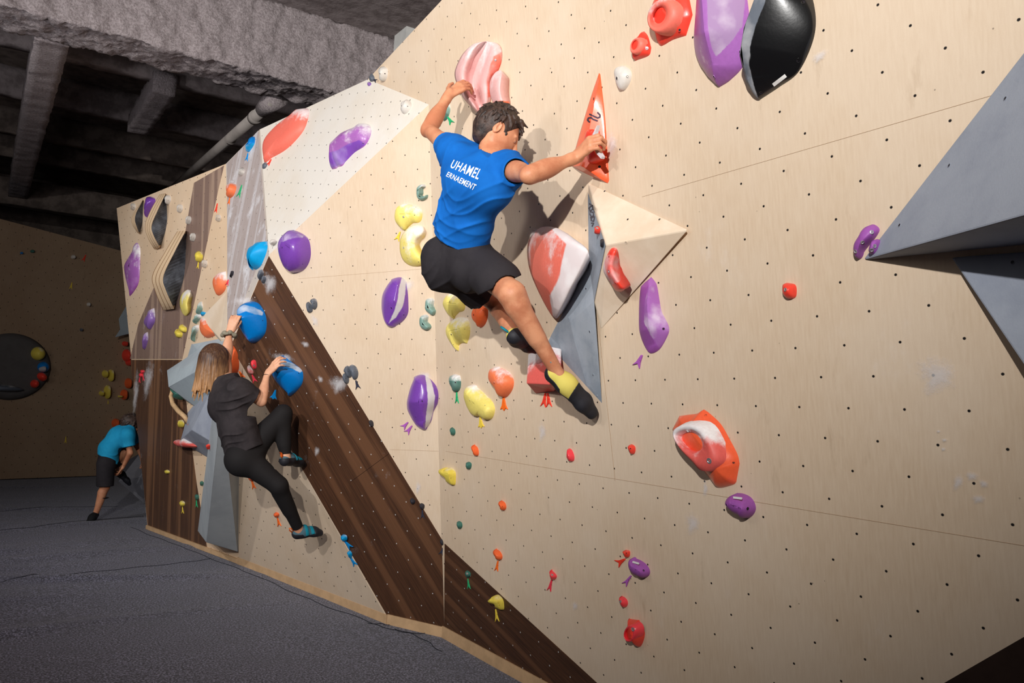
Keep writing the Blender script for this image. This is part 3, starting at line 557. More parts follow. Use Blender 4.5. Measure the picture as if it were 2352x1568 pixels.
# pink kidney and half moon
def open_curve(pts, n):
    k = len(pts); out = []; A = [np.array(p, float) for p in pts]; A = [2*A[0]-A[1]]+A+[2*A[-1]-A[-2]]
    for t in np.linspace(0, k-1.0001, n):
        i = int(t); u = t-i; p0, p1, p2, p3 = A[i], A[i+1], A[min(i+2, k+1)], A[min(i+3, k+1)]
        out.append(.5*((2*p1)+(-p0+p2)*u+(2*p0-5*p1+4*p2-p3)*u*u+(-p0+3*p1-3*p2+p3)*u**3))
    return out
def shell(name, label, mat, pl, left, right, prof, mat2=None, poly2=None, n=60, m_=26, cat='climbing hold', inset=.12, drop=9.):
    """moulded hold spanned between two edge curves (x, y, height); prof adds the swelling between them"""
    L, R_ = open_curve(left, n), open_curve(right, n); vs = []
    for i, (a, b) in enumerate(zip(L, R_)):
        e = min(1, 5*i*(n-1-i)/(n-1)**2)**.7
        for j in range(m_+1): t = j/m_; q = a+(b-a)*t; vs.append(P(q[0], q[1], pl, max(.002, q[2]+prof(t)*e)))
    w = m_+1; fs = [(i*w+j, i*w+j+1, (i+1)*w+j+1, (i+1)*w+j) for i in range(n-1) for j in range(m_)]
    ed = [i*w for i in range(n)]+[(n-1)*w+j for j in range(1, w)]+[i*w+m_ for i in range(n-2, -1, -1)]+[j for j in range(m_-1, 0, -1)]
    b0 = len(vs); c = np.mean([vs[i] for i in ed], axis=0); h0 = [(vs[i]-pl[0])@pl[1] for i in ed]
    for i, hh in zip(ed, h0): hh = min(hh, drop); b = vs[i]-pl[1]*hh; vs.append(b+(c-pl[1]*((c-pl[0])@pl[1]-(b-pl[0])@pl[1])-b)*(min(.12, hh*1.2) if inset < .2 else min(inset, hh*4)))
    k = len(ed); fs += [(ed[i], ed[(i+1) % k], b0+(i+1) % k, b0+i) for i in range(k)]; fs.append(tuple(range(b0, b0+k)))
    o = mesh_obj(name, vs, fs, duo(mat, mat2) if mat2 else HM[mat], origin=vs[b0], smooth=True)
    bm = bmesh.new(); bm.from_mesh(o.data); bmesh.ops.remove_doubles(bm, verts=bm.verts, dist=.0003); bmesh.ops.recalc_face_normals(bm, faces=bm.faces); bm.to_mesh(o.data); bm.free()
    if mat2: mark_worn(o, poly2, 9.)
    HOLDS.append(o); return tag(o, label, cat)
h = shell('kidney_macro_hold', 'big pink kidney-shaped macro hold gripped by the climber\'s left hand', 'pink', M,
    [(1112, 95, .04), (1088, 101, .07), (1064, 122, .09), (1049, 150, .10), (1044, 172, .10), (1051, 198, .09), (1064, 225, .07), (1085, 249, .05), (1100, 263, .02)],
    [(1125, 95, .01), (1142, 100, .01), (1150, 115, .01), (1149, 140, .01), (1140, 165, .01), (1128, 190, .01), (1126, 215, .01), (1122, 240, .01), (1108, 266, .01)],
    lambda t: .035*math.sin(min(1, t/.35)*math.pi)-.02*math.sin(max(0, min(1, (t-.3)/.4))*math.pi)+.02*math.sin(max(0, (t-.6)/.4)*math.pi), mat2='coral', poly2=[(1134, 130), (1152, 120), (1150, 160), (1133, 185), (1128, 220), (1120, 225), (1118, 185), (1125, 150)])
bolt(h, 1138, 138); bolt(h, 1115, 241)
shell('half_moon_hold', 'pink and orange half-moon hold right of the big kidney hold', 'pink', M,
    [(1146, 161, .02), (1136, 168, .03), (1127, 182, .035), (1124, 200, .035), (1127, 222, .035), (1136, 245, .03), (1147, 257, .015)],
    [(1150, 161, .02), (1153, 170, .05), (1151, 185, .06), (1149, 205, .065), (1153, 225, .055), (1160, 242, .04), (1158, 254, .015)],
    lambda t: .02*math.sin(t*math.pi)**.8, inset=.9, mat2='orange', poly2=[(1120, 238), (1145, 232), (1170, 232), (1170, 262), (1120, 262)])
h = hold('fish_hold', 'green fish-shaped hold behind the climber\'s left forearm', 'sage', M, [(1028, 235), (1034, 245), (1033, 260), (1026, 275), (1018, 277), (1010, 270), (1012, 256), (1018, 243)], .035, mat2='green', poly2=[(1005, 268), (1020, 256), (1030, 262), (1030, 285), (1005, 285)], holes=((1026, 244, .005),))
fork('mint green forked tag under the fish-shaped hold', 'tagg', M, (1029, 268), (1040, 284), 14)
# orange triangle
tri = hold('triangle_hold', 'tall orange-red triangular hold gripped by the climber\'s right hand', 'orange_red', M, [(1376, 167), (1379, 171), (1389, 260), (1394, 330), (1399, 415), (1396, 421), (1361, 406), (1336, 394), (1314, 382), (1314, 377), (1322, 340), (1354, 232)], .075, ridge=[(1378, 185, .2), (1366, 270, .55), (1349, 382, 1.)], corner=(0, 1, 4, 5, 8, 9), p=1., q=1.1, rings=8, n=84, holes=((1364, 227, .008), (1377, 383, .008)))
for pts in ([(1350, 274), (1357, 261), (1373, 279), (1368, 285), (1355, 271), (1354, 283)], [(1355, 262), (1372, 273), (1373, 279), (1355, 268)]): pass
def stroke(parent, mat, pl, pts, w, base, name='painted_mark'):
    """painted line lying on the surface"""
    vs, fs = [], []; me = parent.data; wl = world_loc(parent); bt = BVHTree.FromPolygons([v.co for v in me.vertices], [p.vertices[:] for p in me.polygons])
    sm = [np.array(p, float) for p in pts]; dense = []
    for a, b in zip(sm[:-1], sm[1:]):
        for t in np.linspace(0, 1, 5, endpoint=False): dense.append(a+(b-a)*t)
    dense.append(sm[-1])
    for i, p in enumerate(dense):
        d = dense[min(i+1, len(dense)-1)]-dense[max(i-1, 0)]; s = np.array((-d[1], d[0])); s = s/np.linalg.norm(s)*w/2
        for q in (p-s, p+s):
            r0 = V(ray(*q)); loc, no, ix, dd = bt.ray_cast(V(C)-wl, r0)
            if loc is None: vs.append(P(q[0], q[1], pl, base)); continue
            if no.dot(r0) > 0: no = -no
            vs.append(np.array(loc+wl+no*.0015))
        if i: fs.append((2*i-2, 2*i-1, 2*i+1, 2*i))
    o = mesh_obj(name, vs, fs, mat, parent=parent, origin=vs[0]); sd = o.modifiers.new('thickness', 'SOLIDIFY'); sd.thickness = .0006; return o
stroke(BLACKHOLD, WHITE, M, [(1776, 195), (1805, 173)], 8, .05, 'size_label')
INK = plain('dark_ink', lin(58, 48, 66), .6, .2)
stroke(tri, INK, M, [(1355, 281), (1350, 276), (1352, 271), (1358, 270), (1362, 274), (1373, 278)], 3.6, .05)
stroke(tri, INK, M, [(1354, 262), (1366, 268), (1373, 271), (1378, 269), (1378, 264), (1372, 258)], 3.6, .05)
INK2 = plain('grey_ink', lin(92, 88, 96), .7, .1)
for pts in ([(1354, 467), (1361, 472), (1362, 480), (1356, 484), (1353, 478), (1360, 471)], [(1355, 486), (1363, 487), (1364, 495), (1358, 497), (1355, 490)], [(1356, 500), (1366, 497), (1364, 508), (1358, 506), (1359, 499)], [(1358, 512), (1364, 512), (1360, 520)]): stroke(gv, INK2, M, pts, 2.4, .1)
h = hold('blade_crimp_hold', 'glossy red crimp hold with a white blade, on the orange triangle under the right hand', 'red', M, [(1365, 300), (1350, 296), (1340, 310), (1338, 330), (1345, 360), (1358, 376), (1375, 372), (1388, 362), (1378, 330), (1376, 300)], .05, ridge=[(1368, 310, 1.), (1372, 345, 1.)], base=.05)
prism('white_blade', HM['chalk'], M, [(1379, 288), (1375, 303), (1372, 325), (1380, 345), (1390, 360), (1388, 365), (1376, 352), (1366, 326), (1369, 308)], .018, base=.1, parent=h)
# --- pink cone, red wedge, foot
shell('cone_macro_hold', 'large red and white cone-shaped macro hold left of the grey wedge', 'coral', M,
    [(1304, 536, .03), (1275, 522, .01), (1246, 521, 0), (1224, 535, 0), (1212, 560, 0), (1211, 590, 0), (1218, 625, 0), (1233, 662, 0), (1252, 700, .0), (1266, 722, .01), (1276, 731, .03)],
    [(1316, 546, .08), (1330, 556, .10), (1342, 565, .125), (1349, 573, .14), (1350, 582, .145), (1340, 605, .145), (1328, 630, .14), (1312, 660, .13), (1298, 690, .11), (1286, 715, .08), (1279, 731, .04)],
    lambda t: .05*math.sin(t*math.pi)**.8, inset=.5, mat2=(lin(226, 214, 214), .9), poly2=[(1250, 510), (1300, 560), (1283, 640), (1262, 680), (1272, 740), (1290, 740), (1370, 590), (1360, 540), (1300, 510)])
volume('wedge_hold', 'red and pink wedge-shaped block hold behind the climber\'s shin and right foot', M, [(1213, 812, .02), (1262, 795, .05), (1290, 860, .12), (1276, 884, .14), (1209, 880, .11), (1230, 904, 0), (1275, 898, 0), (1290, 800, 0)], [(0, 4, 3, 2, 1), (4, 5, 6, 3), (0, 5, 4), (1, 2, 7), (2, 3, 6, 7), (0, 1, 7, 6, 5)], HM['red_worn'], cat='climbing hold')
fork('red forked tag left of its twin under the wedge block', 'tagr', M, (1254, 902), (1249, 934), 14); fork('red forked tag right of its twin under the wedge block', 'tagr', M, (1259, 902), (1263, 934), 14)
h = shell('bar_hold', 'curved pink bar hold with red ends on the plywood pyramid', 'red', M,
    [(1397, 563, .10), (1391, 574, .10), (1386, 595, .10), (1384, 615, .10), (1390, 632, .10), (1402, 649, .09), (1411, 664, .08), (1418, 669, .07)],
    [(1408, 562, .11), (1417, 571, .12), (1415, 590, .12), (1411, 610, .12), (1415, 628, .12), (1427, 648, .11), (1434, 663, .10), (1427, 670, .08)], lambda t: .035*math.sin(t*math.pi)**.7, inset=.25, drop=.045, mat2='red_worn', poly2=[(1370, 586), (1422, 586), (1426, 640), (1424, 646), (1400, 656), (1370, 640)])
bolt(h, 1399, 623); bolt(h, 1399, 589, .005, True); bolt(h, 1414, 650, .005, True)
hold('small_foothold', 'small orange-red foothold with two holes on the narrow grey face of the wedge', 'red', M, [(1367, 523), (1372, 519), (1378, 525), (1377, 535), (1372, 538), (1367, 530)], .03, base=.11, bolts=((1371, 524),))
hold('small_foothold', 'small dark grey foothold where grey wedge meets plywood pyramid', 'blackish', M, [(1380, 553), (1385, 548), (1391, 553), (1391, 564), (1386, 569), (1380, 562)], .03, base=.13)
# --- right of centre on M
hold('long_hold', 'long violet hold with a chalked right face, under the plywood pyramid', 'violet', M, [(1467, 668), (1475, 652), (1496, 636), (1505, 647), (1510, 660), (1519, 711), (1529, 733), (1537, 752), (1534, 770), (1517, 800), (1500, 811), (1485, 808), (1469, 778), (1463, 740)], .055, ridge=[(1498, 660, .8), (1495, 700, 1.), (1500, 755, 1.), (1508, 790, .4)], corner=(2,), p=1.4, q=1.4, n=84, mat2='purple_worn', poly2=[(1494, 640), (1480, 700), (1479, 740), (1495, 770), (1515, 800), (1545, 770), (1540, 700), (1510, 640)], holes=((1524, 755, .006), (1475, 795, .005)))
fork('violet forked tag hanging under the long violet hold', 'tagp', M, (1476, 815), (1463, 842), 20, .008)
hold('bar_hold', 'short glossy purple bar hold touching the tip of the large grey volume', 'violet', M, [(1957, 575), (1961, 555), (1980, 532), (2003, 515), (2020, 525), (2014, 542), (1990, 572), (1973, 594), (1963, 592)], .045, p=2.2, bolts=((2002, 533), (1981, 556), (1965, 577)))
hold('small_foothold', 'small glossy purple hold on the very tip of the large grey volume', 'violet', M, [(1994, 575), (1999, 559), (2014, 549), (2022, 555), (2020, 574), (2011, 585), (1998, 583)], .035, base=.01, bolts=((2009, 565), (2002, 574)))
o = hold('small_foothold', 'small red square-edged foothold with a steel bolt, alone right of centre', 'red', M, [(1797, 652), (1812, 650), (1827, 654), (1830, 670), (1826, 684), (1808, 686), (1796, 674)], .035, p=1.6, bolts=((1804, 665),))
hold('small_foothold', 'tiny red foothold alone below the long violet hold', 'red', M, [(1441, 1024), (1451, 1020), (1459, 1026), (1459, 1038), (1454, 1043), (1444, 1034)], .03, holes=((1448, 1030, .004),))
hold('small_foothold', 'small pinkish red oval foothold below the wedge block', 'pinkred', M, [(1301, 1040), (1305, 1030), (1313, 1032), (1319, 1046), (1318, 1058), (1309, 1060), (1301, 1052)], .03)
h = hold('pocket_hold', 'big red pocket hold with a chalk-white hollow lip, lower right', 'orange_red', M, [(1535, 987), (1552, 956), (1575, 953), (1596, 950), (1617, 940), (1630, 949), (1656, 974), (1677, 1010), (1694, 1043), (1699, 1064), (1691, 1107), (1684, 1113), (1658, 1120), (1643, 1118), (1612, 1085), (1574, 1047), (1549, 1006)], .075, ridge=[(1590, 985, .7), (1640, 1040, 1.), (1655, 1075, .8)], corner=(0, 1, 4, 9, 10, 13), p=1.5, q=1.3, n=102, rings=12, bolts=(), holes=((1621, 954, .006), (1685, 1062, .006)))
c_ = cup(h, HM['red_worn'], M, [(1545, 992), (1560, 979), (1586, 976), (1611, 987), (1628, 1014), (1639, 1042), (1640, 1063), (1624, 1080), (1606, 1078), (1590, 1060), (1568, 1038), (1551, 1015)], [(1552, 1000), (1566, 989), (1588, 987), (1606, 997), (1616, 1015), (1614, 1032), (1604, 1040), (1592, 1040), (1574, 1030), (1560, 1015)], .02, .085, .07)
bolt(c_, 1629, 1058, .008); 
h = hold('oval_slopey_hold', 'purple kidney-shaped hold with a white label, under the big pocket hold', 'violet', M, [(1663, 1153), (1672, 1139), (1694, 1132), (1713, 1135), (1728, 1145), (1736, 1163), (1733, 1178), (1721, 1189), (1704, 1186), (1686, 1182), (1668, 1166)], .07, ridge=[(1690, 1155, 1.), (1715, 1165, 1.)], holes=((1717, 1168, .008), (1669, 1159, .006)))
prism('size_label', WHITE, M, [(1685.5, 1139.5), (1705, 1142), (1704.5, 1146.5), (1685.5, 1144)], .004, base=.058, parent=h)
h = hold('oval_slopey_hold', 'purple kidney-shaped hold with a white label, lower down beside two small red markers', 'violet', M, [(1442, 1290), (1446, 1282), (1457, 1281), (1473, 1287), (1486, 1297), (1493, 1310), (1491, 1321), (1483, 1326), (1473, 1322), (1458, 1323), (1449, 1315), (1443, 1303)], .055, ridge=[(1460, 1300, 1.), (1478, 1310, 1.)], holes=((1478, 1310, .006), (1447, 1307, .005)))
prism('size_label', WHITE, M, [(1454.5, 1288), (1468.5, 1292), (1468, 1295.5), (1454, 1291.5)], .004, base=.042, parent=h)
fork('violet forked tag below the lower purple kidney hold', 'tagp', M, (1451, 1321), (1435, 1343), 15)
hold('small_foothold', 'tiny red hold just above the lower purple kidney hold', 'red', M, [(1429, 1266), (1436, 1263), (1446, 1264), (1447, 1274), (1443, 1280), (1434, 1273)], .03, holes=((1438, 1270, .004),))
fork('red forked tag left of the lower purple kidney hold', 'tagr', M, (1437, 1283), (1418, 1295), 22)
hold('small_foothold', 'pinkish red round foothold above the lowest pocket hold', 'pinkred', M, [(1421, 1378), (1424, 1369), (1433, 1370), (1441, 1378), (1442, 1388), (1436, 1395), (1427, 1390)], .035, bolts=((1425, 1381),))
h = hold('pocket_hold', 'lowest red pocket hold with a round hollow and a ridge on top', 'red', M, [(1443, 1420), (1464, 1423), (1468, 1423), (1479, 1444), (1481, 1458), (1476, 1477), (1468, 1486), (1455, 1479), (1441, 1473), (1434, 1462), (1433, 1450), (1438, 1436)], .06, ridge=[(1458, 1440, 1.), (1460, 1462, 1.)], corner=(0, 2), p=1.5, q=1.3, n=60)
c_ = cup(h, HM['pinkred'], M, ell(1446, 1455, 13, 19, 10), ell(1444, 1456, 8.5, 12, 10), .01, .055, .04); bolt(c_, 1454, 1445, .006)
# --- left part of M
YO = dict(corner=(), p=1.8, q=1.7)
hold('eared_hold', 'yellow hold with a beak pointing down right, partly behind the black shorts', 'yellow_pale', M, [(1013, 697), (1020, 680), (1034, 671), (1050, 674), (1066, 684), (1069, 700), (1066, 713), (1056, 716), (1049, 723), (1042, 732), (1033, 731), (1020, 716)], .06, ridge=[(1035, 695, 1.), (1055, 698, .8)], corner=(7, 9), p=1.6, q=1.5, holes=((1033, 693, .007), (1056, 682, .004)))
hold('eared_hold', 'yellow hold with two pointed ends just below the shorts, above the green fish tag', 'yellow_pale', M, [(1021, 762), (1024, 746), (1036, 734), (1055, 728), (1074, 730), (1080, 745), (1079, 770), (1073, 789), (1062, 788), (1053, 795), (1049, 807), (1038, 797), (1026, 780)], .065, ridge=[(1040, 760, 1.), (1063, 755, .8)], corner=(4, 7, 10), p=1.6, q=1.5, n=78, holes=((1037, 768, .007), (1067, 755, .004), (1041, 791, .003)))
hold('eared_hold', 'yellow hold with rounded lobes and a yellow tag, left of the orange chalked hold', 'yellow_pale', M, [(1065, 905), (1070, 888), (1082, 884), (1100, 892), (1120, 910), (1133, 925), (1137, 942), (1131, 960), (1120, 964), (1110, 958), (1100, 953), (1088, 958), (1076, 952), (1067, 935)], .065, ridge=[(1080, 905, 1.), (1095, 925, .8), (1120, 945, .8)], n=70, holes=((1079, 919, .006), (1114, 931, .004)))
fork('yellow forked tag under the lobed yellow hold', 'tagy', M, (1104, 956), (1107, 983), 14, prongs=3)
hold('domed_hold', 'rounded orange hold right of the two upper yellow ones', 'orange', M, [(1080, 722), (1084, 708), (1098, 703), (1114, 702), (1121, 706), (1121, 725), (1116, 742), (1106, 752), (1094, 746), (1083, 735)], .05, corner=(4,), holes=((1088, 723, .007), (1109, 712, .003)))
hold('domed_hold', 'orange hold whitened with chalk on top, above an orange three-pronged tag', 'orange_worn', M, [(1117, 862), (1121, 846), (1137, 842), (1155, 846), (1172, 856), (1180, 872), (1179, 890), (1170, 906), (1160, 913), (1147, 906), (1130, 888), (1120, 875)], .07, holes=((1135, 879, .006),))
fork('orange three-pronged tag under the chalked orange hold', 'tago', M, (1158, 911), (1159, 943), 17, prongs=3)
hold('domed_hold', 'small green hold with a chalk-white top and a green tag, above the lobed yellow hold', 'sage', M, [(1029, 870), (1032, 862), (1045, 859), (1057, 862), (1059, 874), (1058, 890), (1051, 900), (1041, 896), (1032, 884)], .045, mat2='green', poly2=[(1020, 874), (1065, 875), (1065, 910), (1020, 910)], corner=(1, 3), holes=((1046, 878, .006), (1033, 878, .004)))
fork('green forked tag under the small green and white hold', 'tagg', M, (1050, 900), (1051, 926), 9)
hold('small_foothold', 'tiny dark green foothold below the lobed yellow hold', 'green', M, [(1033, 985), (1038, 981), (1045, 986), (1046, 995), (1042, 1000), (1035, 994)], .03)
hold('small_foothold', 'tiny orange foothold above a dark green one, left side of the wall', 'orange', M, [(1081, 1025), (1088, 1021), (1097, 1027), (1100, 1040), (1097, 1047), (1087, 1040)], .035)
hold('small_foothold', 'tiny dark green foothold right under the tiny orange one', 'green', M, [(1070, 1066), (1076, 1060), (1083, 1064), (1082, 1075), (1076, 1078), (1070, 1073)], .03)
hold('ledge_hold', 'yellow heart-shaped ledge hold below the small orange and green footholds', 'yellow', M, [(1006, 1078), (1018, 1074), (1026, 1077), (1036, 1073), (1046, 1083), (1047, 1100), (1045, 1114), (1035, 1110), (1020, 1098), (1008, 1088)], .055, ridge=[(1022, 1085, 1.), (1038, 1088, .9)], holes=((1035, 1097, .004),))
hold('small_foothold', 'tiny orange foothold with two holes in the empty lower part of the wall', 'orange', M, [(1144, 1153), (1151, 1149), (1160, 1154), (1163, 1165), (1158, 1172), (1147, 1163)], .035, holes=((1148, 1160, .003), (1154, 1163, .003)))
hold('small_foothold', 'lowest tiny dark green foothold, above the walnut band', 'green', M, [(1049, 1201), (1054, 1196), (1061, 1200), (1062, 1210), (1056, 1215), (1050, 1209)], .03)
hold('small_foothold', 'small orange foothold with an orange tag under it', 'orange', M, [(1131, 1265), (1138, 1260), (1148, 1265), (1154, 1276), (1152, 1285), (1144, 1284), (1134, 1275)], .035)
fork('orange forked tag under the lowest orange foothold', 'tago', M, (1145, 1287), (1141, 1311), 9)
hold('small_foothold', 'small pinkish red foothold with a pointed top and a pink tag', 'pinkred', M, [(1264, 1308), (1272, 1313), (1279, 1322), (1276, 1330), (1269, 1331), (1263, 1322)], .035, corner=(0,), bolts=((1268, 1320),))
fork('pink forked tag under the small pointed pinkish red foothold', 'tagpk', M, (1269, 1329), (1262, 1357), 11)
hold('small_foothold', 'small green foothold on the dark walnut band, with a green tag', 'green', M, [(1068, 1314), (1074, 1309), (1081, 1314), (1082, 1322), (1076, 1327), (1069, 1322)], .03, bolts=((1073, 1317),))
fork('green forked tag on the dark walnut band', 'tagg', M, (1076, 1328), (1079, 1352), 8)
hold('ledge_hold', 'yellow mushroom-shaped ledge hold on the dark walnut band', 'yellow', M, [(1121, 1379), (1127, 1373), (1136, 1367), (1146, 1365), (1156, 1375), (1159, 1388), (1158, 1400), (1148, 1397), (1138, 1390), (1126, 1386)], .06, ridge=[(1133, 1378, 1.), (1150, 1380, .8)], holes=((1146, 1389, .003),))
fork('yellow forked tag under the mushroom-shaped ledge hold', 'tagy', M, (1140, 1398), (1144, 1427), 11)
# --- N wall
hold('eared_hold', 'yellow comma-shaped hold above the yellow crescent, left of the blue shirt', 'yellow_pale', N, [(904, 490), (910, 474), (926, 467), (945, 470), (962, 477), (970, 486), (969, 503), (962, 511), (950, 512), (940, 520), (927, 530), (914, 520), (905, 508)], .06, ridge=[(922, 492, 1.), (950, 492, .8)], n=65, bolts=((927, 498),), holes=((952, 494, .004), (955, 476, .003)))
h = shell('crescent_hold', 'large yellow crescent hold beside the climber\'s hip', 'yellow_pale', N,
    [(970, 518, 0), (955, 516, 0), (936, 524, .01), (921, 545, .015), (918, 570, .015), (924, 594, .01), (938, 608, 0), (956, 612, 0), (974, 607, 0)],
    [(973, 521, .01), (974, 530, .03), (968, 541, .04), (957, 551, .045), (955, 564, .045), (960, 577, .045), (970, 589, .035), (979, 596, .02), (977, 603, .01)], lambda t: .04*math.sin(t*math.pi)**.7, inset=.3)
bolt(h, 927, 569); bolt(h, 961, 601, .004, True); bolt(h, 936, 592, .004, True)
fork('yellow forked tag between the comma hold and the crescent', 'tagy', N, (920, 532), (912, 553), 14)
hold('hook_hold', 'sage green hooked hold beside the blue shirt', 'sage', N, [(958, 430), (966, 423), (977, 424), (978, 430), (970, 434), (968, 444), (975, 451), (983, 447), (982, 455), (972, 461), (962, 458), (956, 448)], .045, ridge=[(972, 428, .8), (963, 436, 1.), (966, 452, 1.), (978, 454, .7)], n=60, holes=((957, 443, .003),))
hold('hook_hold', 'upper sage green knobbly hold right of the purple oval', 'sage', N, [(975, 700), (978, 688), (989, 684), (998, 688), (997, 699), (999, 708), (1003, 714), (997, 724), (985, 720), (976, 712)], .045, ridge=[(985, 692, .9), (985, 706, 1.), (996, 715, .8)], holes=((977, 706, .004),))
hold('hook_hold', 'lower sage green knobbly hold right of the purple oval', 'sage', N, [(962, 736), (967, 725), (978, 722), (985, 726), (983, 738), (989, 745), (991, 752), (984, 758), (972, 757), (963, 748)], .045, ridge=[(972, 732, 1.), (974, 745, 1.), (984, 751, .8)], holes=((963, 741, .003),))
hold('oval_macro_hold', 'glossy purple macro hold with a grey worn stripe, level with the climber\'s thigh', 'purple', N, [(866, 710), (868, 680), (880, 658), (897, 643), (918, 636), (932, 645), (936, 665), (938, 695), (937, 720), (925, 738), (905, 750), (888, 752), (875, 738)], .11, ridge=[(920, 655, .75), (915, 690, 1.), (895, 735, .5)], n=72, rings=14, p=1.8, q=1.6, mat2='chalk', poly2=[(923, 636), (917, 660), (913, 690), (905, 715), (893, 742), (908, 730), (925, 705), (931, 675), (933, 640)], bolts=(), holes=((899, 707, .007), (927, 723, .004)))
hold('oval_macro_hold', 'glossy purple macro hold with a grey worn stripe and two violet tags below', 'purple', N, [(924, 935), (928, 910), (938, 885), (954, 864), (972, 860), (986, 868), (1002, 886), (1009, 905), (1006, 925), (996, 945), (990, 968), (974, 988), (955, 985), (940, 972), (927, 950)], .12, ridge=[(975, 880, .75), (972, 920, 1.), (978, 965, .5)], n=75, rings=14, p=1.8, q=1.6, mat2='chalk', poly2=[(976, 860), (980, 885), (983, 920), (979, 950), (976, 985), (986, 975), (995, 945), (999, 910), (992, 880), (984, 862)], bolts=(), holes=((969, 921, .007), (955, 957, .004)))
fork('violet forked tag left of its twin under the lower purple macro hold', 'tagp', N, (938, 969), (925, 983), 16); fork('violet forked tag right of its twin under the lower purple macro hold', 'tagp', N, (947, 977), (934, 995), 16)
hold('domed_macro_hold', 'round purple macro hold where the pale panel meets the walnut band', 'purple', N, [(634, 575), (636, 555), (648, 538), (668, 528), (690, 534), (708, 548), (714, 575), (711, 600), (698, 620), (675, 627), (653, 620), (640, 600)], .13, ridge=[(665, 560, .9), (680, 570, 1.)], n=60, p=2.2, q=2, mat2='lilac', poly2=[(630, 580), (634, 550), (660, 528), (685, 536), (700, 545), (670, 548), (645, 556), (638, 580)], bolts=(), holes=((648, 568, .007), (695, 606, .004)))
for lb, pts, pl in (('left grey pebble of the chalky pair on the plywood right of the walnut band', [(703, 706), (704, 694), (711, 694), (717, 702), (718, 715), (709, 718)], N), ('right grey pebble of the chalky pair on the plywood right of the walnut band', [(711, 690), (718, 685), (727, 688), (729, 703), (723, 711), (717, 700)], N),
        ('left grey pebble of the pair at the top of the walnut band', [(590, 635), (594, 623), (602, 619), (607, 625), (604, 636), (597, 644)], N), ('right grey pebble of the pair at the top of the walnut band', [(600, 645), (604, 636), (610, 633), (613, 641), (609, 650), (603, 651)], N),
        ('lowest grey pebble of the chalky trio on the right edge of the walnut band', [(786, 867), (789, 857), (797, 858), (802, 870), (800, 880), (792, 879)], N), ('middle grey pebble of the chalky trio on the right edge of the walnut band', [(788, 853), (792, 842), (800, 840), (807, 852), (808, 864), (802, 866)], N), ('largest grey pebble of the chalky trio beside the walnut band', [(800, 842), (808, 837), (818, 842), (823, 855), (821, 868), (813, 872), (806, 858)], N)):
    hold('pebble_hold', lb, 'grey', pl, pts, .04, group=None, holes=((sum(p[0] for p in pts)/len(pts), sum(p[1] for p in pts)/len(pts), .003),))
fork('small dark forked tag under the chalky grey trio', 'tagk', N, (818, 873), (824, 893), 13)
hold('small_foothold', 'upper of two tiny black footholds at the edge of the walnut band', 'blackish', N, [(941, 1148), (947, 1143), (954, 1149), (953, 1156), (945, 1158)], .03)
hold('small_foothold', 'lower of two tiny black footholds at the walnut band edge, with dark tag', 'blackish', N, [(963, 1159), (968, 1155), (975, 1159), (974, 1168), (967, 1170)], .03)
fork('dark forked tag hanging under the lower tiny black foothold', 'tagk', N, (971, 1170), (972, 1191), 11)
hold('small_foothold', 'tiny black foothold where the walnut band bends, above a dark tag', 'blackish', N, [(1010, 1242), (1015, 1237), (1020, 1242), (1021, 1250), (1014, 1252)], .025)
fork('dark forked tag where the walnut band bends', 'tagk', N, (1019, 1256), (1013, 1274), 12)
hold('small_foothold', 'tiny black foothold right of the chalk marks high on the walnut band', 'blackish', N, [(847, 968), (851, 964), (857, 968), (858, 978), (852, 980)], .03)
hold('small_foothold', 'upper small blue foothold at the lower edge of the walnut band', 'sky', PP, [(783, 1232), (788, 1227), (796, 1230), (797, 1240), (791, 1243), (784, 1240)], .035); fork('upper blue forked tag at the lower edge of the walnut band', 'tagb', PP, (792, 1241), (808, 1258), 12)
hold('small_foothold', 'lower small blue foothold at the lower edge of the walnut band', 'sky', PP, [(799, 1269), (803, 1264), (808, 1270), (808, 1280), (802, 1281)], .03); fork('lower blue forked tag at the lower edge of the walnut band', 'tagb', PP, (806, 1280), (818, 1298), 11)
BLm = dict(n=60, rings=14, p=1.7, q=1.6)
hold('beaked_macro_hold', 'big blue macro hold held by the woman\'s raised left hand', 'blue', N, [(541, 745), (546, 722), (553, 706), (568, 694), (588, 693), (602, 705), (612, 728), (613, 752), (607, 770), (590, 786), (572, 787), (555, 775)], .17, ridge=[(560, 712, .8), (570, 730, 1.), (580, 775, .5)], mat2=(lin(120, 160, 204), .7), poly2=[(540, 722), (548, 706), (560, 699), (585, 706), (604, 716), (606, 724), (585, 722), (565, 714), (550, 720)], holes=((603, 736, .004), (575, 782, .004)), **BLm)
hold('beaked_macro_hold', 'big blue macro hold held by the woman\'s bent right arm', 'blue', N, [(622, 845), (627, 826), (640, 817), (656, 819), (672, 832), (690, 845), (697, 858), (695, 880), (682, 898), (668, 910), (650, 902), (632, 888), (622, 870)], .17, ridge=[(635, 838, .7), (652, 850, 1.), (668, 900, .3)], mat2=(lin(150, 180, 210), .7), poly2=[(628, 826), (650, 826), (672, 834), (696, 850), (692, 856), (660, 842), (640, 838)], corner=(9,), holes=((686, 857, .004), (671, 897, .003)), **BLm)
fork('blue three-pronged tag under the right blue macro hold', 'tagb', N, (634, 895), (628, 917), 17, prongs=3)
hold('small_foothold', 'upper glossy pinkish red hold of the pair on the walnut band beside the woman', 'pinkred', N, [(575, 832), (580, 826), (588, 828), (590, 842), (586, 848), (578, 843)], .035, bolts=((583, 839),)); hold('small_foothold', 'lower chalky pink hold of the pair on the walnut band beside the woman', 'red_worn', N, [(567, 845), (571, 838), (577, 843), (583, 853), (581, 859), (571, 857)], .035)
fork('pink forked tag under the pair of pinkish red holds', 'tagpk', N, (580, 860), (588, 878), 13)
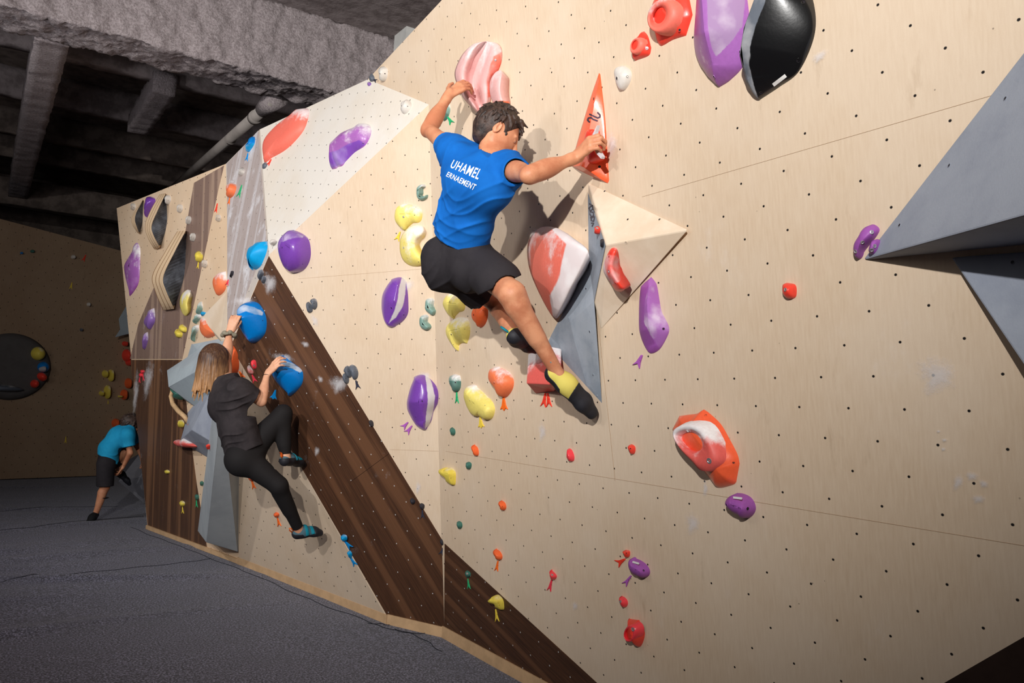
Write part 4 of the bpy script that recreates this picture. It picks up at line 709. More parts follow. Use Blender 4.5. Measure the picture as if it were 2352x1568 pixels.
h = hold('domed_macro_hold', 'big orange dome hold behind the woman\'s face', 'orange', PP, [(500, 820), (515, 795), (530, 790), (543, 805), (549, 830), (548, 850), (540, 862), (525, 855), (505, 850)], .08, n=54)
fork('orange forked tag beside the big orange dome hold', 'tago', PP, (550, 852), (560, 868), 11)
for lb, a in (('upper orange foothold with a tag under the woman\'s seat', (576, 1098)), ('lower orange foothold with a tag beside the woman\'s calf', (634, 1182))):
    hold('small_foothold', lb, 'orange', PP, [(a[0]-6, a[1]-1), (a[0], a[1]-6), (a[0]+7, a[1]-3), (a[0]+6, a[1]+4), (a[0]-2, a[1]+5)], .035)
fork('orange forked tag under the upper orange foothold', 'tago', PP, (579, 1103), (585, 1122), 9); fork('orange forked tag under the lower orange foothold', 'tago', PP, (638, 1188), (643, 1208), 9)
# --- T panel
hold('flat_macro_hold', 'large coral red plate-like macro hold at the top of the pale panel', 'coral', T, [(598, 345), (602, 322), (620, 298), (650, 272), (690, 250), (707, 249), (710, 262), (700, 295), (680, 322), (655, 345), (625, 362), (603, 372)], .06, corner=(4, 11), n=60, p=3, q=2)
fork('red forked tag under the coral plate hold', 'tagr', T, (624, 366), (616, 380), 6); hold('small_foothold', 'tiny grey hold under the coral plate hold', 'grey', T, [(602, 377), (610, 372), (615, 376), (610, 386), (603, 387)], .02)
hold('scoop_macro_hold', 'purple scooped macro hold with a chalky rim, middle of the pale panel', 'purple_worn', T, [(757, 385), (756, 345), (768, 322), (790, 300), (820, 287), (845, 285), (853, 296), (850, 315), (838, 335), (815, 350), (795, 370), (784, 382)], .1, ridge=[(770, 335, .9), (795, 318, 1.), (820, 305, .8)], corner=(0,), n=60, p=1.6, q=1.5, mat2='purple', poly2=[(756, 350), (775, 345), (800, 330), (825, 322), (840, 330), (815, 352), (790, 375), (757, 388)], holes=((834, 329, .004),))
hold('domed_hold', 'white oval hold on the bleached panel beside the climber\'s forearm', 'white', T, [(919, 238), (924, 231), (934, 229), (944, 234), (945, 246), (938, 257), (928, 262), (921, 250)], .045, holes=((923, 243, .005), (936, 244, .004)))
# --- R ridge
h = hold('fish_hold', 'blue fish-shaped hold at the top left of the chalked ridge', 'blue', RR, [(585, 314), (586, 328), (580, 340), (572, 350), (566, 345), (562, 336), (570, 325)], .05, mat2='sky', poly2=[(560, 334), (585, 328), (585, 355), (560, 355)])
fork('blue tag hanging under the blue fish-shaped hold', 'tagb', RR, (571, 352), (567, 370), 7)
hold('domed_hold', 'white knob hold under the blue fish-shaped hold', 'white', RR, [(549, 390), (555, 384), (562, 388), (562, 397), (556, 405), (549, 402)], .045, holes=((556, 390, .004),))
hold('domed_hold', 'orange pear-shaped hold with a tail on the chalked ridge', 'orange_worn', RR, [(518, 428), (524, 420), (535, 419), (543, 424), (543, 436), (537, 450), (528, 455), (520, 445)], .06); fork('orange tag under the pear-shaped orange hold', 'tago', RR, (529, 454), (526, 470), 6)
fork('thin green tag on the chalked ridge right of the pear-shaped hold', 'tagg', RR, (557, 425), (548, 454), 10)
hold('fan_macro_hold', 'split sky-blue fan-shaped macro hold at the foot of the chalked ridge', 'sky', RR, [(562, 590), (564, 575), (570, 562), (590, 556), (614, 554), (614, 572), (606, 596), (598, 612), (588, 620), (584, 610), (574, 619), (566, 606)], .09, corner=(4, 8, 9, 10), n=60, p=1.8, q=1.6)
hold('small_foothold', 'tiny white chalky hold right of the sky-blue fan hold', 'white', N, [(618, 557), (624, 550), (633, 551), (632, 558), (623, 563)], .03)
hold('domed_hold', 'orange half-dome hold left of the chalked ridge', 'orange_worn', Q, [(486, 650), (489, 636), (500, 627), (519, 623), (521, 650), (516, 668), (502, 679), (491, 668)], .06, corner=(3,))
hold('small_foothold', 'tiny slate grey hold on the ridge, above pink tape', 'blackish', RR, [(529, 630), (534, 622), (538, 624), (536, 632), (530, 638)], .03); fork('pinkish red tag on the ridge beside the slate grey hold', 'tagpk', RR, (526, 642), (522, 656), 8)
# --- Q wall, big plywood-sided boxes
SLATE = plain('slate_front', lin(58, 60, 66), .6, .3, col2=lin(92, 96, 104), scale=9)
PLYSIDE, _nt, _b = newmat('layered_plywood_side', .6, .2)
_tc = nd(_nt, 'ShaderNodeUVMap'); _tc.uv_map = 'UVMap'; _s = nd(_nt, 'ShaderNodeSeparateXYZ'); _nt.links.new(_tc.outputs[0], _s.inputs[0])
_w = mth(_nt, 'FRACT', mth(_nt, 'MULTIPLY', _s.outputs[1], 3.)); _nt.links.new(mixc(_nt, ramp(_nt, _w, .12, .2), lin(140, 104, 72), lin(214, 186, 152)), _b.inputs['Base Color'])
def boxhold(label, right, front, left, hh, pl=Q, n=26):
    """fin of laminated plywood standing off the wall: slate face on one side, layered edge in front"""
    A, B_, G = [open_curve([(x, y, 0) for x, y in q], n) for q in (right, front, left)]; rows = []
    for i, (a, b, g) in enumerate(zip(A, B_, G)):
        h = hh*math.sin(math.pi*(.02+.96*i/(n-1)))**.6; f_, g_ = P(b[0], b[1], pl, h), P(g[0], g[1], pl, h); rows.append((P(a[0], a[1], pl, 0), f_, g_, g_-pl[1]*h))
    root = empty('layered_wood_hold', rows[n//2][0]); tag(root, label, 'climbing hold')
    def strip(nm, idx, mat, uv=None):
        m_ = len(idx); vs = [r[k] for r in rows for k in idx]; fs = [(i*m_+j, i*m_+j+1, (i+1)*m_+j+1, (i+1)*m_+j) for i in range(n-1) for j in range(m_-1)]
        fs += [tuple(range(m_)), tuple((n-1)*m_+j for j in range(m_))[::-1]]+([(i*m_+m_-1, i*m_, (i+1)*m_, (i+1)*m_+m_-1) for i in range(n-1)] if m_ > 2 else [])
        o = mesh_obj(nm, vs, [f for f in fs if len(f) > 2], mat, parent=root, origin=vs[0]); uvl = o.data.uv_layers.new(name='UVMap')
        for lp in o.data.loops: uvl.data[lp.index].uv = (lp.vertex_index//m_/n, {1: 1., 2: 0.}.get(idx[lp.vertex_index % m_], .05))
        fix_normals(o); return o
    strip('plywood_body', (0, 1, 2, 3), PLYSIDE)
    vs = []
    for a, f_, g_, z in rows[1:-1]: d = nz(a-g_)*.0015; e = nz(f_-a) if np.linalg.norm(f_-a) > 1e-4 else pl[1]; nn = nz(np.cross(e, rows[-1][0]-rows[0][0])); nn = nn if nn@(C-a) > 0 else -nn; vs += [a+nn*.002, f_-e*.006+nn*.002, a-nn*.001, f_-e*.006-nn*.001]
    k = len(vs)//4; fs = [(4*i, 4*i+1, 4*i+5, 4*i+4) for i in range(k-1)]+[(4*i+3, 4*i+2, 4*i+6, 4*i+7) for i in range(k-1)]+[(4*i+1, 4*i+3, 4*i+7, 4*i+5) for i in range(k-1)]+[(4*i+2, 4*i, 4*i+4, 4*i+6) for i in range(k-1)]
    o = mesh_obj('slate_face', vs, fs, SLATE, parent=root, origin=vs[0]); fix_normals(o); return root
boxhold('largest layered plywood hold with a slate face, lower of the three', [(427, 530), (427, 580), (422, 640), (400, 708)], [(427, 529), (400, 580), (374, 636), (380, 668), (400, 709)], [(407, 531), (378, 580), (350, 632), (356, 668), (374, 712)], .2)
boxhold('middle layered plywood hold with a slate face, upper left', [(380, 444), (383, 480), (382, 520), (368, 568)], [(380, 446), (361, 485), (347, 520), (352, 542), (367, 568)], [(367, 446), (346, 482), (333, 518), (340, 547), (354, 572)], .15)
boxhold('smallest layered plywood hold with a slate face, far upper left', [(328, 458), (328, 480), (327, 510), (321, 535)], [(328, 460), (313, 488), (309, 505), (313, 520), (320, 537)], [(322, 468), (306, 490), (302, 507), (306, 520), (315, 534)], .1)
hold('domed_hold', 'glossy dark purple hold between the two upper layered plywood holds', 'purple', Q, [(331, 478), (335, 460), (345, 451), (357, 458), (352, 478), (340, 500), (334, 492)], .08)
hold('wavy_macro_hold', 'tall wavy purple macro hold near the left edge of the wall', 'purple_worn', Q, [(281, 612), (290, 592), (302, 575), (314, 557), (322, 570), (322, 595), (320, 640), (314, 660), (298, 680), (293, 668), (284, 640)], .06, ridge=[(310, 580, .6), (300, 610, 1.), (305, 660, .5)], n=66, p=1.8, q=1.6, mat2='violet', poly2=[(282, 640), (300, 640), (325, 632), (320, 670), (295, 685)])
hold('spindle_hold', 'purple spindle-shaped hold with a chalked top, above a smaller one', 'lilac', Q, [(328, 743), (332, 728), (345, 712), (355, 707), (357, 722), (356, 740), (347, 757), (338, 755)], .06, corner=(3, 6)); hold('spindle_hold', 'smaller purple spindle-shaped hold with a pale facet', 'lilac', Q, [(326, 780), (331, 768), (340, 762), (341, 778), (337, 795), (333, 803), (328, 795)], .05, corner=(2, 5))
for i, (lb, c) in enumerate((('white knob hold nearest the upper left corner of the wall', (306, 475)), ('white knob hold right of the middle layered plywood hold', (385, 459)), ('white knob hold second along the row under the wall top', (413, 479)), ('white knob hold on the grey walnut boards, upper one', (433, 506)), ('white knob hold on the grey walnut boards, lower one', (443, 545)), ('pale knob hold on the plywood strip below a red tag', (502, 501)), ('pale knob hold beside the yellow one with the stem', (470, 606)))):
    x, y = c; s = (.8, 1.1, 1, 1, 1, .8, .9)[i]
    hold('knob_hold', lb, 'white', Q, [(x-7*s, y-5*s), (x-1*s, y-10*s), (x+6*s, y-8*s), (x+7*s, y+1*s), (x+2*s, y+10*s), (x-4*s, y+5*s)], .055, holes=((x+1, y+1, .004),), group=None)
fork('thin red tag on the plywood strip below the wall top', 'tagr', Q, (500, 467), (496, 488), 6)
hold('knob_hold', 'yellow lemon-shaped hold with a stem on the grey walnut boards', 'yellow', Q, [(447, 588), (450, 578), (458, 576), (466, 584), (466, 594), (460, 602), (452, 598)], .06); fork('yellow stem-like tag under the lemon-shaped hold', 'tagy', Q, (457, 600), (455, 617), 6)
shell('banana_hold', 'yellow banana-shaped hold on the dark boards', 'yellow_pale', Q,
    [(434, 665, 0), (428, 666, 0), (418, 675, .01), (413, 690, .015), (414, 706, .01), (419, 719, 0), (424, 725, 0)],
    [(438, 667, .01), (438, 675, .03), (434, 686, .04), (431, 697, .045), (432, 708, .04), (433, 718, .02), (428, 725, .01)], lambda t: .03*math.sin(t*math.pi)**.7, inset=.3)
hold('pebble_hold', 'upper right yellow bean of the touching pair', 'yellow', Q, [(410, 752), (413, 745), (420, 745), (429, 752), (428, 763), (419, 762), (412, 760)], .05); hold('pebble_hold', 'lower left yellow bean of the touching pair', 'yellow', Q, [(400, 764), (404, 755), (411, 757), (420, 765), (417, 775), (407, 774)], .05)
hold('leaf_hold', 'top sage green hold of the column of three beside the plywood wedge', 'sage', Q, [(449, 720), (453, 706), (464, 692), (466, 704), (464, 716), (458, 722)], .05, corner=(2,)); hold('leaf_hold', 'middle sage green hold of the column of three, slanting', 'sage', Q, [(441, 738), (448, 729), (457, 720), (462, 726), (456, 738), (446, 743)], .05); hold('leaf_hold', 'bottom sage green hold of the column of three, like a drip', 'sage', Q, [(438, 780), (441, 764), (447, 750), (456, 746), (456, 758), (449, 770), (448, 783), (441, 784)], .06)
volume('plywood_wedge', 'pale plywood wedge volume in front of the ridge, above the woman\'s head', Q, [(521, 668, .0), (461, 730, .01), (519, 800, .0), (505, 778, .07), (546, 700, .09), (560, 780, 0)], [(0, 1, 3, 4), (1, 2, 3), (3, 2, 5, 4), (0, 4, 5), (0, 5, 2, 1)], PLYV)
hold('domed_macro_hold', 'orange half-moon hold with a chalky lower rim under the plywood wedge', 'orange_worn', Q, [(457, 738), (460, 728), (475, 735), (490, 750), (502, 764), (495, 770), (478, 776), (463, 770), (456, 755)], .06, holes=((461, 752, .007),)); hold('small_foothold', 'tiny sky blue hold above the orange half-moon hold', 'sky', Q, [(460, 719), (466, 715), (473, 717), (472, 723), (464, 726)], .04)
hold('small_foothold', 'upper bright red small hold on the brown boards', 'pinkred', Q, [(322, 850), (328, 849), (333, 852), (329, 859), (324, 857)], .03); hold('small_foothold', 'lower bright red small hold on the brown boards', 'pinkred', Q, [(319, 858), (325, 856), (330, 861), (326, 867), (320, 865)], .03)
fork('red tag under the small bright red holds, left one', 'tagpk', Q, (322, 866), (321, 879), 5); fork('red tag under the small bright red holds, right one', 'tagpk', Q, (329, 860), (331, 875), 5)
hold('pebble_hold', 'pale yellow knob on the brown boards right of the curved wooden hoop', 'yellow', Q, [(408, 972), (412, 965), (420, 964), (424, 972), (421, 981), (412, 981)], .06); hold('small_foothold', 'tiny yellow hold low on the brown boards', 'yellow', Q, [(377, 1081), (383, 1078), (390, 1081), (389, 1087), (380, 1088)], .03)
hold('small_foothold', 'small yellow hold with a stem, bottom of the brown boards', 'yellow', Q, [(412, 1152), (418, 1149), (425, 1153), (424, 1161), (417, 1163), (412, 1158)], .035); fork('yellow stem-like tag near the foot of the brown boards', 'tagy', Q, (420, 1163), (421, 1179), 6)
hold('small_foothold', 'small green hold with a green tag at the edge of the brown boards', 'green', Q, [(447, 1137), (452, 1134), (457, 1138), (456, 1147), (450, 1148)], .03); fork('green tag at the edge of the brown boards', 'tagg', Q, (452, 1147), (453, 1165), 6); hold('small_foothold', 'tiny green hold touching the tall grey wedge', 'green', Q, [(459, 1108), (464, 1104), (468, 1108), (466, 1115), (461, 1114)], .03)
# grey volumes round the woman
volume('grey_wedge_volume', 'pale grey wedge volume with a dark underside left of the woman\'s hair', Q, [(383, 850, .06), (455, 804, .06), (522, 778, .04), (555, 800, .03), (387, 889, .2), (485, 833, .35), (545, 850, .2), (470, 950, .0), (405, 905, .0), (440, 790, 0), (540, 770, 0), (560, 860, 0)], [(0, 1, 5, 4), (1, 2, 5), (2, 3, 6, 5), (4, 5, 7, 8), (5, 6, 11, 7), (0, 4, 8), (0, 8, 9, 1), (1, 9, 10, 2), (2, 10, 11, 3), (3, 11, 6), (8, 7, 11, 10, 9)], SIL)
volume('grey_wedge_piece', 'small white chipped volume under the woman\'s chin', PP, [(510, 855, .1), (524, 852, .12), (553, 885, .1), (552, 895, .04), (530, 890, .0), (508, 870, 0)], [(0, 1, 2, 3, 4, 5), (0, 5, 4, 3, 2, 1)], SIL, bev=.002)  # added piece that carries on the wedge volume's pale face
hold('domed_hold', 'green triangular hold with a chalky block hanging under the grey wedge volume', 'green', Q, [(388, 890), (405, 885), (428, 902), (424, 914), (415, 918), (400, 905)], .1, corner=(0, 3), base=.04)
def hoop(label, px, r, pl, h):
    pts = smooth_outline(px, 1)[:0] or [P(x, y, pl, hh) for x, y, hh in px]
    return tag(tube('wooden_hoop', pts, r, EDGE, 10), label, 'climbing hold')
hoop('curved pale wooden hoop under the grey wedge volume', [(396, 893, .04), (393, 910, .06), (397, 928, .08), (410, 944, .09), (425, 957, .09), (432, 972, .06)], .022, Q, .1)
volume('faceted_grey_volume', 'grey faceted volume with orange dots, behind the woman\'s waist', Q, [(415, 1010, .06), (421, 990, .06), (432, 955, .06), (465, 903, .05), (478, 912, .22), (440, 987, .25), (495, 1020, .24), (490, 1058, 0), (520, 900, 0), (540, 1000, 0), (415, 1014, 0), (432, 945, 0)], [(0, 1, 5), (1, 2, 5), (2, 3, 4, 5), (5, 4, 6), (0, 5, 6, 7), (0, 7, 10), (4, 8, 9, 6), (6, 9, 7), (3, 8, 4), (0, 10, 11, 2, 1), (2, 11, 8, 3), (10, 7, 9, 8, 11)], GREYV)
hold('small_foothold', 'orange dot hold higher on the faceted grey volume', 'orange', Q, [(461, 928), (466, 923), (471, 927), (469, 934), (463, 935)], .03, base=.1); hold('small_foothold', 'orange dot hold lower on the faceted grey volume', 'orange', Q, [(431, 973), (436, 970), (441, 973), (438, 982), (433, 983)], .03, base=.1)
hold('tongue_hold', 'red tongue-shaped hold sticking out left under the faceted grey volume', 'red_worn', Q, [(394, 1016), (400, 1010), (412, 1010), (424, 1005), (440, 1012), (455, 1022), (450, 1027), (425, 1027), (405, 1025)], .06, base=.08)
volume('tall_wedge_volume', 'tall grey wedge volume reaching almost to the mat, beneath the woman', PP, [(490, 930, .12), (454, 1219, .08), (508, 930, .26), (473, 1245, .23), (551, 940, 0), (547, 1267, 0), (520, 925, 0), (490, 1250, 0)], [(0, 1, 3, 2), (2, 3, 5, 4), (1, 7, 5, 3), (0, 2, 4, 6), (0, 6, 7, 1), (6, 4, 5, 7)], GREYM, bolts=((523, 1079), (523, 1115), (523, 1150), (523, 1183), (523, 1216), (545, 1090), (544, 1172), (543, 1251)))
hold('small_foothold', 'red dot hold touching the tall grey wedge by the woman\'s hip', 'red', PP, [(474, 1024), (478, 1019), (482, 1022), (481, 1031), (476, 1031)], .03, base=.14)
# --- back wall
def bh(name, label, mat, pts, hh, **kw): return hold(name, label, mat, BWp, pts, hh, **kw)
disc = hold('round_volume', 'big round grey disc volume on the dim back wall', plain('dark_disc_paint', lin(96, 92, 90), .8, .1, var=.1), BWp, ell(24, 842, 98, 77, 0, 20), .12, p=6, q=2, n=80, cat='climbing volume')
bh('domed_hold', 'yellow ringed dish hold on the round disc', 'yellow', ell(88, 812, 19, 16), .15, base=.1); bh('ring_hold', 'blue ring hold with a pale centre on the round disc', 'blue', ell(100, 843, 16, 13), .12, base=.1)
bh('ring_hold', 'pale chalky centre of the blue ring hold', 'chalk', ell(98, 847, 9, 7), .16, base=.15); bh('domed_hold', 'upper red hold on the round disc', 'red', ell(97, 865, 14, 10, 20), .12, base=.1); bh('domed_hold', 'lower left red hold on the round disc', 'red', ell(80, 881, 12, 10), .12, base=.1)
bh('ledge_hold', 'long grey curved ledge at the bottom of the round disc', 'grey', [(-20, 884), (20, 884), (50, 890), (58, 896), (30, 900), (-20, 896)], .12, base=.1)
bh('knob_hold', 'dim blue hold with a stem, top left of the back wall', 'blue', ell(50, 581, 4, 3), .06); bh('knob_hold', 'dim green hold with a stem, top left of the back wall', 'green', ell(75, 577, 6, 4), .06)
bh('knob_hold', 'dim white round hold near the top of the back wall', 'white', ell(169, 590, 6, 5), .08); bh('knob_hold', 'dim white knob in the middle of the back wall', 'white', ell(204, 699, 5, 5), .08); bh('knob_hold', 'dim grey knob lower on the back wall', 'grey', ell(187, 757, 4, 4), .07)
fork('dim yellow tag high on the back wall', 'tagy', BWp, (165, 648), (162, 664), 8); fork('dim red tag beside the white round hold at the top of the back wall', 'tagr', BWp, (197, 585), (190, 600), 9); fork('dim yellow tag low on the back wall', 'tagy', BWp, (151, 1002), (150, 1018), 6)
for lb, e in (('upper left yellow blob of the cluster on the back wall', (242, 858, 8, 9)), ('tall right yellow blob of the cluster on the back wall', (255, 862, 8, 14)), ('big lower yellow blob of the cluster on the back wall', (247, 900, 9, 16)), ('small lower left yellow blob of the cluster on the back wall', (233, 903, 6, 6))): bh('blob_hold', lb, 'yellow', ell(*e), .14)
fork('dim yellow tag under the yellow cluster on the back wall', 'tagy', BWp, (248, 919), (248, 928), 4)
for lb, e in (('bright red blob half hidden by the wall edge', (292, 816, 12, 15)), ('lower bright red blob half hidden by the wall edge', (296, 832, 8, 8)), ('dark orange hold peeping out above the red blob', (287, 789, 7, 6)), ('orange triangular hold beside the wall edge, upper one', (295, 880, 9, 12)), ('orange triangular hold beside the wall edge, lower one', (285, 906, 9, 12)), ('orange hold above the boy\'s back', (266, 972, 10, 11)), ('tiny yellow dot left of the lower orange triangular hold', (275, 910, 2.5, 2.5)), ('tiny yellow dot under the orange hold above the boy', (262, 987, 3, 3))): bh('blob_hold', lb, 'yellow' if 'yellow dot' in lb else 'red' if 'red blob' in lb else 'orange', ell(*e), .16)
volume('spiky_grey_volume', 'pale grey spiky volume peeping out behind the left edge of the wall', BWp, [(290, 700, 0), (272, 732, .15), (275, 756, .2), (263, 775, .25), (300, 765, .2), (330, 760, 0), (330, 690, 0)], [(0, 1, 2, 3, 4, 6), (4, 5, 6), (3, 5, 4), (0, 6, 5, 3, 2, 1)], SIL)
_g = np.array((0, 0, 1.))
bx = [flo(278, 1118), flo(305, 1085), flo(380, 1085), flo(380, 1178), flo(331, 1156)]
hgt = .75
def at_y(px, py, y): return hit(px, py, np.array((0, y, 0)), np.array((0, 1., 0)))
fy = flo(331, 1156)[1]
vv = [at_y(272, 1105, fy), at_y(285, 1062, fy+.1), at_y(322, 1040, fy+.3), at_y(380, 1030, fy+.3), flo(380, 1175), flo(331, 1156), at_y(322, 1095, fy-.1), flo(380, 1110)]
vo = mesh_obj('floor_volume', vv, [(0, 1, 2, 6), (0, 6, 5), (2, 3, 4, 5, 6), (1, 7, 3, 2), (0, 5, 4, 7), (0, 7, 1)], GREYD, origin=vv[5]); fix_normals(vo); tag(vo, 'grey angular volume low beside the boy, under his raised foot', 'climbing volume')
# ------------------------------------------------------------------ bodies: smooth blended volumes turned into one surface
class Field:
    def __init__(s, pts, vox, pad=.09):
        pts = np.array(pts); s.v = vox; s.lo = pts.min(0)-pad; s.n = np.ceil((pts.max(0)+pad-s.lo)/vox).astype(int)+1
        s.D = np.full(s.n, 1., np.float32)
    def _box(s, lo, hi, m):
        a = np.maximum(np.floor((np.array(lo)-m-s.lo)/s.v).astype(int), 0); b = np.minimum(np.ceil((np.array(hi)+m-s.lo)/s.v).astype(int)+1, s.n)
        if (b <= a).any(): return None
        g = [(np.arange(a[i], b[i])*s.v+s.lo[i]).astype(np.float32) for i in range(3)]
        return (slice(a[0], b[0]), slice(a[1], b[1]), slice(a[2], b[2])), g[0][:, None, None], g[1][None, :, None], g[2][None, None, :]
    def _merge(s, sl, d, k, sub):
        D = s.D[sl]
        if sub: s.D[sl] = np.maximum(D, -d); return
        if k <= 0: s.D[sl] = np.minimum(D, d); return
        h = np.clip(.5+.5*(D-d)/k, 0, 1); s.D[sl] = D+(d-D)*h-k*h*(1-h)
    def cap(s, a, b, ra, rb=None, k=.012, w=None, sq=1., sub=False, flat=False):
        """tapered limb from a to b; w and sq widen the section along direction w"""
        a, b = np.array(a, float), np.array(b, float); rb = ra if rb is None else rb; r = max(ra, rb)*max(1, sq)
        q = s._box(np.minimum(a, b)-r, np.maximum(a, b)+r, max(k, .012)+s.v*2)
        if q is None: return
        sl, X_, Y_, Z_ = q; d = b-a; L = max(1e-9, d@d); t0 = ((X_-a[0])*d[0]+(Y_-a[1])*d[1]+(Z_-a[2])*d[2])/L; t = np.clip(t0, 0, 1)
        x, y, z = X_-a[0]-t*d[0], Y_-a[1]-t*d[1], Z_-a[2]-t*d[2]
        if w is not None:
            w = nz(w); e = x*w[0]+y*w[1]+z*w[2]; f = e*(1/sq-1); x, y, z = x+w[0]*f, y+w[1]*f, z+w[2]*f
        dd = np.sqrt(x*x+y*y+z*z)-(ra+(rb-ra)*t)
        if flat: dd = np.maximum(dd, np.abs(t0-.5)*math.sqrt(L)-.5*math.sqrt(L))
        s._merge(sl, dd.astype(np.float32), k, sub)
    def ell(s, c, ax, r, k=.012, sub=False):
        """ellipsoid, ax = three unit directions, r = three radii"""
        c = np.array(c, float); R_ = max(r); q = s._box(c-R_, c+R_, max(k, .012)+s.v*2)
        if q is None: return
        sl, X_, Y_, Z_ = q; x, y, z = X_-c[0], Y_-c[1], Z_-c[2]
        p = [(x*a[0]+y*a[1]+z*a[2])/rr for a, rr in zip(ax, r)]; l = np.sqrt(p[0]**2+p[1]**2+p[2]**2)
        g = np.sqrt((p[0]/r[0])**2+(p[1]/r[1])**2+(p[2]/r[2])**2)+1e-9
        s._merge(sl, (l*(l-1)/g).astype(np.float32), k, sub)
    def cut(s, p, n_, lo=None, hi=None):
        """remove everything on the side n_ of the plane through p"""
        n_ = nz(n_); q = s._box(s.lo if lo is None else lo, s.lo+s.n*s.v if hi is None else hi, 0)
        sl, X_, Y_, Z_ = q; s.D[sl] = np.maximum(s.D[sl], ((X_-p[0])*n_[0]+(Y_-p[1])*n_[1]+(Z_-p[2])*n_[2]).astype(np.float32))
    def folds(s, amp, waves):
        """cloth folds: shallow ridges running along given directions"""
        q = s._box(s.lo, s.lo+s.n*s.v, 0); sl, X_, Y_, Z_ = q
        near = np.abs(s.D) < .03; w = np.zeros_like(s.D)
        for (d, f, ph, wd, wf) in waves:
            d = np.array(d, float); wd = np.array(wd, float)
            w += (1-np.abs(np.sin((X_*d[0]+Y_*d[1]+Z_*d[2])*f*.5+ph+1.9*np.sin((X_*wd[0]+Y_*wd[1]+Z_*wd[2])*wf+ph*2)+1.1*np.sin((X_*wd[2]-Y_*wd[0]+Z_*wd[1])*wf*1.7+ph))))**2.2*np.clip(.1+1.1*np.sin((X_*wd[1]+Y_*wd[2]+Z_*wd[0])*wf*.9+ph), 0, 1)
        s.D -= np.where(near, amp*2.2*(w/len(waves)-.1), 0).astype(np.float32)
    def mesh(s, name, mat, parent, iters=1, smooth=True):
        D = s.D; i0 = D < 0; n0, n1, n2 = [k-1 for k in D.shape]
        cnt = np.zeros((n0, n1, n2), np.int8)
        for a in (0, 1):
            for b in (0, 1):
                for c in (0, 1): cnt += i0[a:a+n0, b:b+n1, c:c+n2]
        act = np.argwhere((cnt > 0) & (cnt < 8)); idx = np.full((n0, n1, n2), -1, np.int32); idx[tuple(act.T)] = np.arange(len(act))
        acc = np.zeros((len(act), 3)); num = np.zeros(len(act))
        cs = [(a, b, c) for a in (0, 1) for b in (0, 1) for c in (0, 1)]
        val = {c: D[act[:, 0]+c[0], act[:, 1]+c[1], act[:, 2]+c[2]] for c in cs}
        for c in cs:
            for ax in range(3):
                if c[ax] == 0:
                    e = list(c); e[ax] = 1; e = tuple(e); va, vb = val[c], val[e]; m_ = (va < 0) != (vb < 0)
                    t = np.where(m_, va/np.where(va == vb, 1, va-vb), 0); p = np.zeros((len(act), 3)); p[:] = c; p[:, ax] = t; acc[m_] += p[m_]; num[m_] += 1
        co = (act+acc/num[:, None])*s.v+s.lo; fs = []
        for ax in range(3):
            o1, o2 = (ax+1) % 3, (ax+2) % 3; sh = [n0, n1, n2]; A = i0; sla = [slice(0, k) for k in D.shape]; slb = list(sla); sla[ax] = slice(0, D.shape[ax]-1); slb[ax] = slice(1, D.shape[ax])
            ch = A[tuple(sla)] != A[tuple(slb)]; e = np.argwhere(ch); e = e[(e[:, o1] > 0) & (e[:, o2] > 0) & (e[:, o1] < sh[o1]) & (e[:, o2] < sh[o2])]
            q = []
            for (a, b) in ((0, 0), (1, 0), (1, 1), (0, 1)):
                w = e.copy(); w[:, o1] -= a; w[:, o2] -= b; q.append(idx[tuple(w.T)])
            q = np.stack(q, 1); fl = A[tuple(e.T)]; q[fl] = q[fl][:, ::-1]; q = q[(q >= 0).all(1)]; fs.append(q)
        fs = np.concatenate(fs)[:, ::-1]
        for _ in range(iters):
            nb = np.zeros_like(co); ct = np.zeros(len(co))
            for a, b in ((0, 1), (1, 2), (2, 3), (3, 0)):
                for u, v in ((a, b), (b, a)): np.add.at(nb, fs[:, u], co[fs[:, v]]); np.add.at(ct, fs[:, u], 1)
            ok = ct > 0; co[ok] = co[ok]*.5+.5*nb[ok]/ct[ok][:, None]
        pw = np.array(world_loc(parent)) if parent is not None else np.zeros(3)
        me = bpy.data.meshes.new(name); me.vertices.add(len(co)); me.vertices.foreach_set('co', (co-pw).astype(np.float32).ravel())
        me.loops.add(len(fs)*4); me.loops.foreach_set('vertex_index', fs.ravel().astype(np.int32)); me.polygons.add(len(fs)); me.polygons.foreach_set('loop_start', np.arange(0, len(fs)*4, 4, dtype=np.int32)); me.polygons.foreach_set('loop_total', np.full(len(fs), 4, np.int32))
        me.update(calc_edges=True); me.validate(); me.materials.append(mat)
        if smooth: me.polygons.foreach_set('use_smooth', [True]*len(me.polygons))
        o = bpy.data.objects.new(name, me); COL.objects.link(o)
        if parent is not None: o.parent = parent
        return o
def rot(v, ax, deg):
    a = math.radians(deg); ax = nz(ax); v = np.array(v, float); return v*math.cos(a)+np.cross(ax, v)*math.sin(a)+ax*(ax@v)*(1-math.cos(a))
def perp(v, d): d = nz(d); v = np.array(v, float); return nz(v-d*(v@d))
